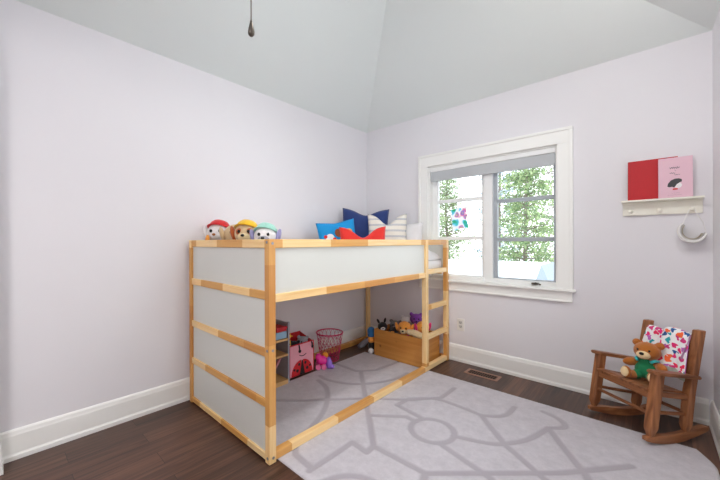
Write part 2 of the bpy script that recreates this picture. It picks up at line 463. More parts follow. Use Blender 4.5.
# back side along the wall
bedpart('side_rail', M['pine_y'], (0.003, 0.032, P, LY - P, 1.126, BH))
bedpart('side_rail', M['pine_y'], (0.003, 0.032, P, LY - P, 0.838, 0.882))
bedpart('side_panel', M['panel'], (0.016, 0.026, P - .004, LY - P + .004, 0.878, 1.130), bev=0)
bedpart('floor_rail', M['pine_y'], (0.0, 0.04, P, LY - P, 0.0, 0.047))
# ladder
bedpart('ladder_upright', M['pine_z'], (LX - 0.041, LX + 0.001, LB, LB + 0.046, 0.052, BH))
for z in (0.284, 0.544, 0.864):
    bedpart('ladder_rung', M['pine_y'], (LX - 0.037, LX - 0.002, LB + 0.046, LY - P, z, z + 0.042))
# slatted base
b = B()
box(b, 0.042, LX - 0.042, 0.046, 0.075, 0.845, 0.88); box(b, 0.042, LX - 0.042, LY - 0.075, LY - 0.046, 0.845, 0.88)
for i in range(17):
    y = 0.10 + i * 0.116
    box(b, 0.04, LX - 0.04, y, y + 0.07, 0.862, 0.878)
obj('slatted_base', b, M['pine_x'], bed)

# mattress and bedding
ms = thing('mattress', 'white mattress lying in the loft bed behind the ladder gap', 'mattress', (BX0, BY0, 0.882))
b = B(); box(b, 0.05, LX - 0.05, 0.055, LY - 0.030, 0.0, 0.10, 0.03); auto_smooth(obj('mattress_body', b, M['white_c'], ms))

def cushion_bm(w, h, t, dent=0.0, n=22, belly=0.06, tuft=0.0, seed=1):
    """upright cushion, X width, Z height, Y thickness; pinched corners and an optional chop in the top edge"""
    bm = B(); rnd = random.Random(seed)
    fr, bk = [], []
    ph = rnd.random() * 6
    for j in range(n + 1):
        rf, rb = [], []
        for i in range(n + 1):
            u = 2 * i / n - 1; v = 2 * j / n - 1
            x = u * w / 2 * (1 - belly * (1 - v * v)); z = v * h / 2 * (1 - belly * (1 - u * u))
            th = t / 2 * ((1 - abs(u) ** 2.6) * (1 - abs(v) ** 2.6)) ** 0.55
            if dent:
                k = max(0.0, v) ** 1.2
                z -= dent * h * k * math.exp(-(u / 0.62) ** 2 * 2.0)
                z += 0.02 * h * k * abs(u)
                th *= 1 - 0.35 * k * math.exp(-(u / 0.25) ** 2)
            wv = 0.04 * t * math.sin(5 * u + ph) * math.sin(4 * v + ph * 2)
            e = (i in (0, n)) or (j in (0, n))
            a = bm.verts.new((x, -th + (0 if e else wv), z + h / 2))
            c = a if e else bm.verts.new((x, th, z + h / 2))
            rf.append(a); rb.append(c)
        fr.append(rf); bk.append(rb)
    for j in range(n):
        for i in range(n):
            bm.faces.new((fr[j][i], fr[j][i + 1], fr[j + 1][i + 1], fr[j + 1][i]))
            q = [bk[j][i], bk[j + 1][i], bk[j + 1][i + 1], bk[j][i + 1]]
            if len(set(q)) == 4 and not all(a is c for a, c in zip(q, [fr[j][i], fr[j + 1][i], fr[j + 1][i + 1], fr[j][i + 1]])):
                bm.faces.new(q)
    return bm

def facing(dx, dy):
    """z rotation that turns a local -Y front towards (dx, dy)"""
    return math.atan2(dy, dx) + PI / 2

def cushion(label, mat, p0, p1, ztop, zbot, t, dent, lean, roll=0.0, seed=1):
    """p0, p1: plan positions of the left and right top corners as seen from the front"""
    p0, p1 = Vector((*p0, 0)), Vector((*p1, 0))
    mid = (p0 + p1) / 2; w = (p1 - p0).length
    rz = math.atan2(p1.y - p0.y, p1.x - p0.x)
    o = obj('cushion', cushion_bm(w, (ztop - zbot), t, dent, seed=seed), mat, smooth=True)
    R = Matrix.Rotation(rz, 4, 'Z') @ Matrix.Rotation(-lean, 4, 'X') @ Matrix.Rotation(roll, 4, 'Y')
    o.matrix_world = Matrix.Translation((mid.x, mid.y, zbot)) @ R
    return tag(o, label, 'cushion')

M['navy'] = cloth('navy_cotton', 36, 58, 118)
M['red'] = cloth('red_velvet', 226, 48, 40)
def stripe_mat():
    m, nt, N, L, bs = new_mat('striped_linen')
    tc = N.new('ShaderNodeTexCoord'); sp = N.new('ShaderNodeSeparateXYZ'); L.new(tc.outputs['Object'], sp.inputs[0])
    w = N.new('ShaderNodeMath'); w.operation = 'MULTIPLY_ADD'; w.inputs[1].default_value = 17.0; w.inputs[2].default_value = 0.3
    L.new(sp.outputs[2], w.inputs[0])
    fr = N.new('ShaderNodeMath'); fr.operation = 'FRACT'; L.new(w.outputs[0], fr.inputs[0])
    rp = N.new('ShaderNodeValToRGB'); rp.color_ramp.interpolation = 'CONSTANT'
    e = rp.color_ramp.elements; e[0].position = 0; e[0].color = S(232, 228, 218); e[1].position = 0.74; e[1].color = S(140, 152, 176)
    k = e.new(0.82); k.color = S(232, 228, 218); k = e.new(0.90); k.color = S(168, 176, 190)
    L.new(fr.outputs[0], rp.inputs['Fac']); L.new(rp.outputs['Color'], bs.inputs['Base Color'])
    bs.inputs['Roughness'].default_value = 0.9
    return m
M['stripe'] = stripe_mat()
def blue_mat():
    # plain bright blue cotton with a few soft round colour spots along the lower half
    m, nt, N, L, bs = new_mat('blue_printed_cotton')
    tc = N.new('ShaderNodeTexCoord')
    last = None; col = S(0, 146, 214)
    for (x, z, r, c) in ((-0.095, 0.205, 0.042, S(240, 238, 238)), (-0.135, 0.225, 0.016, S(226, 40, 40)), (-0.055, 0.190, 0.018, S(226, 40, 40)),
                         (0.0, 0.245, 0.042, S(140, 74, 36)), (0.05, 0.215, 0.016, S(226, 60, 40)), (0.105, 0.235, 0.040, S(240, 176, 70)), (0.105, 0.215, 0.016, S(196, 96, 40))):
        d = N.new('ShaderNodeVectorMath'); d.operation = 'DISTANCE'
        sp = N.new('ShaderNodeVectorMath'); sp.operation = 'MULTIPLY'; sp.inputs[1].default_value = (1, 0, 1)
        L.new(tc.outputs['Object'], sp.inputs[0]); L.new(sp.outputs[0], d.inputs[0]); d.inputs[1].default_value = (x, 0, z)
        lt = N.new('ShaderNodeMath'); lt.operation = 'LESS_THAN'; lt.inputs[1].default_value = r; L.new(d.outputs['Value'], lt.inputs[0])
        mx = N.new('ShaderNodeMix'); mx.data_type = 'RGBA'; L.new(lt.outputs[0], mx.inputs[0])
        if last is None: mx.inputs[6].default_value = col
        else: L.new(last, mx.inputs[6])
        mx.inputs[7].default_value = c; last = mx.outputs[2]
    L.new(last, bs.inputs['Base Color']); bs.inputs['Roughness'].default_value = 0.75
    return m
M['blue'] = blue_mat()

ZB = 0.996
cushion('big navy blue cushion with pointed corners, standing behind the striped one on the bed', M['navy'], (0.115, -0.595), (0.495, -0.280), 1.502, ZB, 0.15, 0.10, 0.10, roll=math.radians(2.5), seed=2)
cushion('white cushion with thin grey blue stripes on the bed, in front of the navy one', M['stripe'], (0.425, -0.525), (0.728, -0.270), 1.431, ZB, 0.11, 0.21, 0.10, seed=3)
cushion('bright red cushion with a dented top edge, lying in front of the striped one', M['red'], (0.445, -0.955), (0.715, -0.605), 1.292, ZB, 0.11, 0.30, 0.08, roll=math.radians(-1), seed=4)
cushion('bright blue printed cushion tilted sideways against the wall, leftmost cushion on the bed', M['blue'], (0.250, -0.995), (0.425, -0.640), 1.358, ZB, 0.12, 0.02, 0.10, roll=math.radians(-8), seed=5)

# white pillow at the far end
o = obj('pillow', cushion_bm(0.62, 0.345, 0.13, 0.07, seed=8, belly=0.0), M['white_c'], smooth=True)
o.matrix_world = Matrix.Translation((0.515, -0.19, ZB)) @ Matrix.Rotation(-0.12, 4, 'X')
tag(o, 'white bed pillow standing against the end of the bed beside the window', 'pillow')
# puffy duvet end seen through the ladder gap
def duvet():
    bm = B(); n = 26
    top = []
    x0, x1, y0, y1 = 0.832, 0.978, -0.66, -0.066
    for j in range(n + 1):
        row = []
        for i in range(n + 1):
            u = i / n; v = j / n
            e = (1 - abs(2 * u - 1) ** 4) * (1 - abs(2 * v - 1) ** 3)
            z = 0.984 + 0.088 * max(0, e) ** 0.5 + 0.010 * math.sin(9 * u + 3 * v) * e + 0.008 * math.sin(17 * v + 5 * u) * e
            row.append(bm.verts.new((x0 + (x1 - x0) * u, y0 + (y1 - y0) * v, z)))
        top.append(row)
    for j in range(n):
        for i in range(n): bm.faces.new((top[j][i], top[j][i + 1], top[j + 1][i + 1], top[j + 1][i]))
    r = bmesh.ops.extrude_face_region(bm, geom=list(bm.faces))
    for v in [g for g in r['geom'] if isinstance(g, bmesh.types.BMVert)]: v.co.z = 0.983
    return bm
o = obj('duvet', duvet(), M['white_c'], smooth=True)
tag(o, 'puffy white folded duvet lying on the mattress behind the ladder', 'duvet')

# ------------------------------------------------------------------ rug
def rug():
    x0, x1, y0, y1 = 0.305, 2.70, -2.072, -0.428
    st = 0.0072
    nx = int((x1 - x0) / st); ny = int((y1 - y0) / st)
    X, Y = np.meshgrid(np.linspace(x0, x1, nx + 1), np.linspace(y0, y1, ny + 1))
    D = np.full(X.shape, 9.0)
    def seg(a, c, hwid=0.019):
        nonlocal D
        ax, ay = a; cx, cy = c; dx, dy = cx - ax, cy - ay
        t = np.clip(((X - ax) * dx + (Y - ay) * dy) / (dx * dx + dy * dy), 0, 1)
        D = np.minimum(D, np.hypot(X - ax - t * dx, Y - ay - t * dy) - hwid)
    def smooth_line(pts, k=3):
        for _ in range(k):
            q = [pts[0]]
            for a, c in zip(pts, pts[1:]):
                q += [(a[0] * .75 + c[0] * .25, a[1] * .75 + c[1] * .25), (a[0] * .25 + c[0] * .75, a[1] * .25 + c[1] * .75)]
            pts = q + [pts[-1]]
        return pts
    def line(*pts):
        for a, c in zip(pts, pts[1:]): seg(a, c)
    def curve(*pts): line(*smooth_line(list(pts)))
    def ring(cx, cy, r, hwid=0.019):
        nonlocal D
        D = np.minimum(D, np.abs(np.hypot(X - cx, Y - cy) - r) - hwid)
    ring(1.501, -1.267, 0.127)
    line((0.606, -0.859), (1.049, -1.331), (1.337, -1.639))
    line((1.224, -2.02), (1.228, -1.694), (1.342, -1.708), (1.337, -1.639))
    line((1.337, -1.639), (1.655, -1.633), (2.14, -1.164), (2.387, -0.862))
    line((1.652, -0.885), (1.862, -1.112), (2.06, -1.252), (2.2, -1.36))
    curve((1.187, -1.014), (1.306, -0.876), (1.474, -0.865), (1.652, -0.885))
    line((1.40, -1.19), (1.174, -1.15), (1.187, -1.014))
    curve((1.62, -1.235), (1.795, -1.171), (1.862, -1.112), (1.953, -0.97), (2.004, -0.75))
    line((1.60, -1.36), (1.9, -1.447), (2.02, -1.60), (2.1, -1.9))
    curve((1.652, -0.885), (1.74, -0.83), (1.777, -0.75), (1.777, -0.617))
    curve((1.937, -0.552), (2.044, -0.586), (2.09, -0.68), (2.004, -0.75))
    line((2.004, -0.75), (2.089, -0.889), (2.233, -1.112), (2.30, -1.32))
    curve((1.321, -2.05), (1.36, -1.93), (1.465, -1.855), (1.58, -1.86), (1.66, -1.95), (1.67, -2.05))
    curve((0.473, -1.256), (0.637, -1.302), (0.833, -1.505), (0.955, -1.764), (0.966, -1.93))
    line((0.50, -1.70), (0.662, -1.551), (0.938, -1.238), (1.206, -1.017), (1.348, -0.835), (1.35, -0.62))
    curve((0.42, -1.18), (0.52, -1.209), (0.759, -1.107), (0.916, -0.847), (0.93, -0.62))
    line((0.308, -0.883), (0.574, -0.89), (0.687, -0.747), (0.719, -0.441))
    line((1.049, -1.331), (1.111, -1.398), (1.305, -1.243), (1.38, -1.25))
    line((1.655, -1.633), (1.70, -1.78), (1.95, -2.05))
    line((0.98, -1.92), (1.08, -1.99), (1.224, -2.0))
    carve = np.clip(0.5 - D / 0.010, 0, 1)
    rs = np.random.RandomState(3)
    Z = 0.0098 - 0.0042 * carve + rs.normal(0, 0.00035, X.shape)
    edge = np.minimum(np.minimum(X - x0, x1 - X), np.minimum(Y - y0, y1 - Y))
    Z -= 0.006 * np.clip(1 - edge / 0.012, 0, 1) ** 2
    # the far right corner is rounded off and curls up a little
    dyc = np.clip((Y - (y1 - 0.17)) / 0.17, 0, 1)
    X2 = x1 - (x1 - X) - np.where(X > x1 - 0.35, (dyc ** 1.5) * 0.062 * ((X - (x1 - 0.35)) / 0.35) ** 2, 0)
    V = np.stack([X2.ravel(), Y.ravel(), Z.ravel()], 1)
    i = np.arange(ny)[:, None] * (nx + 1) + np.arange(nx)[None, :]
    F = np.stack([i, i + 1, i + nx + 2, i + nx + 1], -1).reshape(-1, 4)
    # backing: border skirt down to the floor
    nb = len(V)
    ring_i = list(range(0, nx + 1)) + [r * (nx + 1) + nx for r in range(1, ny + 1)] + [ny * (nx + 1) + c for c in range(nx - 1, -1, -1)] + [r * (nx + 1) for r in range(ny - 1, 0, -1)]
    V2 = V[ring_i].copy(); V2[:, 2] = 0.0005
    verts = V.tolist() + V2.tolist()
    faces = F.tolist(); n = len(ring_i)
    for k in range(n): faces.append([ring_i[k], nb + k, nb + (k + 1) % n, ring_i[(k + 1) % n]])
    me = bpy.data.meshes.new('rug'); me.from_pydata(verts, [], faces)
    ca = me.color_attributes.new('carved', 'FLOAT_COLOR', 'POINT')
    vals = np.concatenate([carve.ravel(), np.zeros(n)])
    ca.data.foreach_set('color', np.stack([vals, vals, vals, np.ones_like(vals)], 1).astype(np.float32).ravel())
    for p in me.polygons: p.use_smooth = True
    m, nt, N, L, bs = new_mat('rug_wool')
    at = N.new('ShaderNodeAttribute'); at.attribute_name = 'carved'
    tc = N.new('ShaderNodeTexCoord')
    nz = N.new('ShaderNodeTexNoise'); nz.inputs['Scale'].default_value = 14; nz.inputs['Detail'].default_value = 8; nz.inputs['Roughness'].default_value = 0.85
    L.new(tc.outputs['Object'], nz.inputs['Vector'])
    r1 = N.new('ShaderNodeValToRGB'); r1.color_ramp.elements[0].position = 0.3; r1.color_ramp.elements[1].position = 0.7
    r1.color_ramp.elements[0].color = S(178, 174, 181); r1.color_ramp.elements[1].color = S(206, 202, 208)
    L.new(nz.outputs['Fac'], r1.inputs['Fac'])
    mx = N.new('ShaderNodeMix'); mx.data_type = 'RGBA'
    L.new(at.outputs['Fac'], mx.inputs[0]); L.new(r1.outputs['Color'], mx.inputs[6]); mx.inputs[7].default_value = S(168, 162, 170)
    L.new(mx.outputs[2], bs.inputs['Base Color'])
    bs.inputs['Roughness'].default_value = 0.95; bs.inputs['Sheen Weight'].default_value = 0.25
    n2 = N.new('ShaderNodeTexNoise'); n2.inputs['Scale'].default_value = 420; n2.inputs['Detail'].default_value = 3
    L.new(tc.outputs['Object'], n2.inputs['Vector'])
    bp = N.new('ShaderNodeBump'); bp.inputs['Strength'].default_value = 0.35; bp.inputs['Distance'].default_value = 0.004
    L.new(n2.outputs['Fac'], bp.inputs['Height']); L.new(bp.outputs['Normal'], bs.inputs['Normal'])
    me.materials.append(m)
    o = bpy.data.objects.new('rug', me); C.objects.link(o)
    tag(o, 'large mauve grey rug with a carved trellis pattern, running under the bed', 'rug')
rug()

# ------------------------------------------------------------------ plush toys
EYE = simple('toy_eye', S(18, 14, 14), 0.15, 0.0, 10)
EYEW = simple('toy_eye_white', S(240, 240, 240), 0.4, 0.0, 10)
def plush_toy(name, label, loc, rz, s, body, muzzle=None, ear=None, earkind='round', hat=None, vest=None, tilt=(0, 0), group=None, limbs=None, pads=None, nose=None, cat='soft toy', vox=0.007, brow=None, legs=True):
    """seated soft toy about 1 unit tall times s; faces local -Y"""
    t = thing(name, label, cat, loc, rz, group)
    t.rotation_euler = (tilt[0], tilt[1], rz)
    b = B()
    ell(b, (0, 0, 0.25 * s), (0.20 * s, 0.17 * s, 0.26 * s))
    ell(b, (0, -0.02 * s, 0.68 * s), (0.25 * s, 0.22 * s, 0.225 * s))
    ell(b, (0, -0.20 * s, 0.615 * s), (0.12 * s, 0.10 * s, 0.085 * s))
    for k in (-1, 1):
        ell(b, (k * 0.24 * s, -(0.10 if legs else 0.03) * s, 0.33 * s), (0.075 * s, (0.16 if legs else 0.10) * s, 0.08 * s), (0.5, 0, k * 0.5))
        if legs: ell(b, (k * 0.17 * s, -0.22 * s, 0.085 * s), (0.09 * s, 0.20 * s, 0.085 * s), (0, 0, k * 0.3))
        if earkind == 'round': ell(b, (k * 0.20 * s, 0.0, 0.87 * s), (0.085 * s, 0.045 * s, 0.085 * s))
    remesh(obj('body', b, body, t), vox)
    ear = ear or body
    if earkind == 'floppy':
        for k in (-1, 1):
            b = B(); ell(b, (k * 0.27 * s, -0.03 * s, 0.68 * s), (0.055 * s, 0.09 * s, 0.17 * s), (0, k * 0.25, 0)); obj('ear', b, ear, t, True)
    if earkind == 'up':
        for k in (-1, 1):
            b = B(); ell(b, (k * 0.17 * s, 0.0, 0.96 * s), (0.06 * s, 0.04 * s, 0.14 * s), (0, k * 0.35, 0)); obj('ear', b, ear, t, True)
    if earkind == 'disc':
        for k in (-1, 1):
            b = B(); ell(b, (k * 0.24 * s, -0.02 * s, 0.86 * s), (0.12 * s, 0.05 * s, 0.12 * s)); obj('ear', b, ear, t, True)
    if muzzle:
        b = B(); ell(b, (0, -0.215 * s, 0.61 * s), (0.125 * s, 0.105 * s, 0.088 * s)); obj('muzzle', b, muzzle, t, True)
    if brow:
        for k in (-1, 1):
            b = B(); ell(b, (k * 0.10 * s, -0.175 * s, 0.72 * s), (0.075 * s, 0.06 * s, 0.075 * s)); obj('eye_patch', b, brow, t, True)
    b = B(); ell(b, (0, -0.315 * s, 0.645 * s), (0.038 * s, 0.025 * s, 0.028 * s)); obj('nose', b, nose or EYE, t, True)
    for k in (-1, 1):
        b = B(); ell(b, (k * 0.095 * s, -0.228 * s + (-.012 * s if brow else 0), 0.725 * s), (0.030 * s, 0.022 * s, 0.036 * s)); obj('eye', b, EYE, t, True)
    if pads:
        for k in (-1, 1):
            b = B(); ell(b, (k * 0.23 * s, -0.40 * s, 0.10 * s), (0.085 * s, 0.035 * s, 0.09 * s), (0.1, 0, k * 0.3)); obj('foot_pad', b, pads, t, True)
    if vest:
        b = B(); ell(b, (0, -0.005 * s, 0.27 * s), (0.215 * s, 0.185 * s, 0.215 * s)); obj('vest', b, vest, t, True)
    if hat:
        b = B()
        lathe(b, [(0.235 * s, 0.0), (0.235 * s, 0.03 * s), (0.215 * s, 0.09 * s), (0.165 * s, 0.15 * s), (0.08 * s, 0.185 * s), (0.001, 0.19 * s)], 24)
        lathe(b, [(0.19 * s, 0.0), (0.265 * s, -0.02 * s), (0.27 * s, -0.008 * s), (0.19 * s, 0.03 * s)], 24, (0, -0.01 * s, 0.0))
        ell(b, (0, 0, 0.19 * s), (0.03 * s, 0.03 * s, 0.025 * s))
        bmesh.ops.transform(b, matrix=Matrix.Translation((0, 0.035 * s, 0.775 * s)) @ Euler((-0.42, 0.12, 0)).to_matrix().to_4x4(), verts=b.verts)
        obj('hat', b, hat, t, True)
    return t

pt = {}
for k, v in dict(white=(226, 222, 222), tan=(206, 178, 138), brown=(150, 86, 32), cream=(226, 204, 160), grey=(150, 150, 158), lav=(150, 146, 190), red=(206, 28, 34),
                 yellow=(236, 188, 40), orange=(240, 160, 66), pink=(232, 60, 130), purple=(128, 60, 160), blue=(40, 110, 170), green=(20, 120, 74), mint=(160, 214, 200), darkgrey=(104, 104, 108),
                 hot=(232, 40, 150), palep=(240, 170, 190), lilac=(150, 110, 220), ginger=(176, 84, 32), teal=(60, 190, 190), midbrown=(120, 74, 44), black=(24, 22, 26)).items():
    pt[k] = plush('plush_' + k, *v)

zb = 0.997
ys = -2.02
def pup(x, y, s, rz, label, **kw):
    return plush_toy('plush_dog', label, (x, y, zb), rz, s, group='soft toys at the near end of the bed', vox=0.008, legs=False, **kw)
rz0 = 0.55
pup(0.170, -1.965, 0.335, 0.75, 'white soft toy dog in a wide red hat, leftmost on top of the bed', body=pt['white'], ear=pt['white'], earkind='floppy', hat=pt['red'], nose=pt['brown'])
pup(0.385, -1.955, 0.315, 1.1, 'plain tan soft toy dog between the red hat and the yellow cap', body=pt['tan'], ear=pt['tan'], earkind='floppy')
pup(0.570, -1.975, 0.315, 0.75, 'brown faced soft toy dog in a yellow cap on top of the bed', body=pt['tan'], ear=pt['ginger'], earkind='floppy', hat=pt['yellow'], muzzle=pt['cream'], brow=pt['ginger'])
pup(0.785, -1.975, 0.285, 0.75, 'white soft toy dog in a pale green cap, nearest the corner post of the bed', body=pt['white'], ear=pt['lav'], earkind='floppy', hat=pt['mint'], muzzle=pt['grey'])
b = B(); ell(b, (0.185, -2.062, 1.168), (0.024, 0.014, 0.046), (0, 0.15, 0)); ell(b, (0.185, -2.06, 1.03), (0.03, 0.014, 0.11))
o = obj('plush_carrot', b, pt['orange'], smooth=True); remesh(o, 0.005, 3)
tag(o, 'small orange soft toy piece tucked in front of the dog in the red hat', 'soft toy')

# ------------------------------------------------------------------ wooden crate full of soft toys
cx0, cx1, cy0, cy1, ch = 0.421, 0.966, -0.420, -0.085, 0.268
crate = thing('toy_crate', 'honey coloured pine toy crate under the bed, heaped with soft toys', 'crate', (cx0, cy0, 0))
cw_, cd_ = cx1 - cx0, cy1 - cy0
M['crate_y'] = wood('crate_pine_y', [S(186, 120, 50), S(216, 156, 80), S(96, 50, 18)], 1, rough=0.4, grain=0.5, knots=True)
for y in (0, cd_ - 0.016):
    b = B(); box(b, 0, cw_, y, y + 0.016, 0.004, ch, 0.002); obj('long_board', b, M['crate'], crate)
for x in (0, cw_ - 0.016):
    b = B(); box(b, x, x + 0.016, 0.016, cd_ - 0.016, 0.004, ch, 0.001); obj('end_board', b, M['crate_y'], crate)
b = B(); box(b, 0.005, cw_ - 0.005, 0.005, cd_ - 0.005, 0.0, 0.014); obj('bottom', b, M['crate'], crate)
b = B(); cyl(b, (cw_ - 0.004, 0.075, 0.12), (cw_ + 0.0015, 0.075, 0.12), 0.014, n=16); obj('knot', b, simple('knot_dark', S(70, 38, 16), 0.6), crate)

gt = 'soft toys heaped in the pine crate'
def heap(label, loc, rz, s, tilt=(0, 0), name='plush_toy', **kw):
    return plush_toy(name, label, loc, rz, s, tilt=tilt, group=gt, legs=False, **kw)
heap('black soft toy with upright ears at the left end of the pine crate', (0.492, -0.340, 0.155), 0.7, 0.20, (0.0, -0.15), body=pt['black'], ear=pt['black'], earkind='up', muzzle=pt['white'])
heap('dark grey soft toy in the middle of the pine crate', (0.560, -0.275, 0.135), 0.5, 0.235, (-0.1, 0.1), body=pt['darkgrey'], earkind='round', muzzle=pt['grey'])
heap('white soft toy at the back of the pine crate', (0.625, -0.160, 0.165), 0.5, 0.235, (0.0, 0.1), body=pt['white'], earkind='round')
heap('small black headed soft toy with an orange muzzle at the front of the crate', (0.607, -0.358, 0.170), 0.5, 0.150, (0, 0), body=pt['black'], earkind='none', muzzle=pt['orange'], vox=0.005)
heap('orange soft toy dog with a pink collar leaning over the front of the crate', (0.712, -0.300, 0.130), 0.35, 0.275, (0.12, 0.0), body=pt['orange'], ear=pt['orange'], earkind='floppy', muzzle=pt['cream'], vest=pt['hot'], name='plush_dog')
heap('purple soft toy with dark hair at the back right of the pine crate', (0.735, -0.150, 0.205), 0.6, 0.245, (0, 0.05), body=pt['purple'], ear=pt['black'], earkind='round', muzzle=pt['purple'])
heap('orange and bright pink soft toy beside the ladder end of the crate', (0.845, -0.215, 0.155), 0.9, 0.255, (0.1, 0.0), body=pt['orange'], vest=pt['pink'], earkind='floppy', ear=pt['pink'], name='plush_dog')
b = B(); ell(b, (0.875, -0.350, 0.280), (0.085, 0.042, 0.032), (0.1, 0.35, 0.3)); ell(b, (0.81, -0.368, 0.292), (0.040, 0.036, 0.028), (0, 0.2, 0.3)); ell(b, (0.89, -0.34, 0.215), (0.045, 0.045, 0.06))
o = obj('plush_toy', b, pt['cream']); remesh(o, 0.006)
tag(o, 'cream soft toy lying over the front edge of the crate beside the ladder', 'soft toy', gt)

# a long legged grey, blue and orange toy slumped on the floor left of the crate
t = thing('plush_toy', 'slumped blue and orange soft toy with grey legs, on the floor beside the crate', 'soft toy', (0.345, -0.385, 0.0))
b = B(); ell(b, (0.012, 0, 0.225), (0.042, 0.042, 0.045)); ell(b, (0.012, 0.0, 0.185), (0.04, 0.04, 0.035)); remesh(obj('shirt', b, pt['blue'], t), 0.006)
b = B(); ell(b, (0.018, -0.002, 0.140), (0.040, 0.042, 0.042)); obj('trousers', b, pt['orange'], t, True)
b = B(); tube(b, [(0.0, 0.0, 0.145), (-0.05, 0.0, 0.110), (-0.105, -0.002, 0.060), (-0.150, -0.004, 0.026)], [0.02, 0.026, 0.030, 0.024], 12); obj('leg', b, pt['grey'], t, True)
b = B(); ell(b, (0.035, -0.035, 0.030), (0.026, 0.035, 0.030)); obj('foot', b, pt['white'], t, True)
b = B(); ell(b, (0.022, 0.01, 0.07), (0.045, 0.05, 0.07)); obj('body', b, pt['black'], t, True)

# ------------------------------------------------------------------ toys along the wall under the bed
# open fronted doll house / toy shelf just inside the near end of the bed
dh = thing('doll_house', 'open fronted wooden doll house standing inside the near end of the bed', 'doll house', (0.342, -1.450, 0.0))
WD = simple('doll_wood', S(206, 164, 108), 0.5, 0.08, 12); GR = simple('doll_grey', S(158, 160, 172), 0.5, 0.03, 8); PK = simple('doll_pink', S(206, 140, 150), 0.6, 0.05, 8)
LBL = simple('doll_blue', S(150, 186, 214), 0.6, 0.05, 8); RD = simple('doll_red', S(190, 40, 50), 0.6, 0.05, 8)
Y0 = -0.585
RZ = 0.0105   # the house stands on the rug
b = B(); box(b, -0.012, 0.0, -0.014, 0, RZ, 0.508); box(b, -0.24, -0.012, -0.012, 0, RZ, 0.5); obj('side_panel', b, GR, dh)
b = B(); box(b, -0.24, 0.0, Y0, Y0 + 0.012, RZ, 0.5); obj('side_panel', b, GR, dh)
b = B(); box(b, -0.25, -0.24, Y0, 0, 0.011, 0.5); obj('back_panel', b, simple('doll_back', S(196, 168, 170), 0.6, 0.04, 8), dh)
for z0, z1 in ((RZ, 0.045), (0.235, 0.250), (0.36, 0.377)):
    b = B(); box(b, -0.24, 0.0, Y0 + .012, -0.013, z0, z1, 0.001); obj('shelf', b, WD, dh)
b = B(); box(b, -0.06, 0.0, -0.20, -0.19, 0.045, 0.235); obj('divider', b, WD, dh)
b = B(); prism(b, [(-0.25, 0.5), (-0.0, 0.5), (-0.125, 0.66)], 1, Y0 + 0.06, Y0 + 0.40); obj('roof', b, PK, dh)
b = B(); prism(b, [(-0.13, 0.045), (-0.02, 0.20), (-0.02, 0.225), (-0.15, 0.045)], 0, -0.10, -0.08); obj('stair_panel', b, PK, dh)
b = B(); box(b, -0.14, -0.01, -0.125, -0.02, 0.38, 0.435, 0.004); o = obj('toy_box', b, LBL); o.location = dh.location
tag(o, 'light blue toy box on the upper shelf of the doll house', 'toy box')
b = B(); box(b, -0.14, -0.01, -0.120, -0.02, 0.437, 0.47, 0.004)
for i in range(5): cyl(b, (-0.012, -0.112 + i * 0.021, 0.4665), (-0.004, -0.112 + i * 0.021, 0.4665), 0.011, n=10)
o = obj('toy_awning', b, RD); o.location = dh.location
tag(o, 'red scalloped toy awning sitting on the light blue box in the doll house', 'toy')
for yy, zz, mm, lb in ((-0.165, 0.252, RD, 'small red toy standing on the middle shelf of the doll house'), (-0.30, 0.252, PK, 'small pink toy standing on the middle shelf of the doll house')):
    b = B(); box(b, -0.09, -0.03, yy - 0.025, yy + 0.02, zz, zz + 0.085, 0.006); ell(b, (-0.06, yy, zz + 0.085), (0.022, 0.022, 0.018)); o = obj('toy_figure', b, mm); o.location = dh.location
    tag(o, lb, 'toy')

# ladybird toy bin of fabric
lb_ = thing('toy_bin', 'pink fabric toy bin with a red ladybird on its front, full of toys', 'toy bin', (0.188, -1.268, 0.0105))
PINK = cloth('bin_pink', 236, 164, 178); REDC = cloth('bin_red', 204, 26, 38); BLK = cloth('bin_black', 26, 22, 24)
bw, bd, bh = 0.268, 0.19, 0.318
def open_bin(w, d, h, th):
    b = B()
    for q in ((-d / 2, -d / 2 + th, -w / 2, w / 2), (d / 2 - th, d / 2, -w / 2, w / 2), (-d / 2 + th, d / 2 - th, -w / 2, -w / 2 + th), (-d / 2 + th, d / 2 - th, w / 2 - th, w / 2)):
        box(b, q[0], q[1], q[2], q[3], 0.0, h)
    box(b, -d / 2, d / 2, -w / 2, w / 2, 0, th)
    return b
b = open_bin(bw, bd, bh - 0.050, 0.006); obj('body', b, PINK, lb_)
# red lining that rises to the back
b = B()
box(b, -bd / 2 + .007, -bd / 2 + 0.012, -bw / 2, bw / 2, 0.02, bh + 0.0); 
prism(b, [(-bd / 2 + .007, 0.02), (bd / 2 - .008, 0.02), (bd / 2 - .008, bh - 0.050), (-bd / 2 + .007, bh + 0.0)], 1, -bw / 2 + .007, -bw / 2 + 0.011)
prism(b, [(-bd / 2 + .007, 0.02), (bd / 2 - .008, 0.02), (bd / 2 - .008, bh - 0.050), (-bd / 2 + .007, bh + 0.0)], 1, bw / 2 - .011, bw / 2 - 0.007)
obj('lining', b, REDC, lb_)
b = B(); tube(b, [(bd / 2, -bw / 2, bh - .050), (bd / 2, bw / 2, bh - .050)], 0.005); tube(b, [(bd / 2, -bw / 2, 0.005), (bd / 2, -bw / 2, bh - .050)], 0.004); tube(b, [(bd / 2, bw / 2, 0.005), (bd / 2, bw / 2, bh - .050)], 0.004)
obj('piping', b, REDC, lb_)
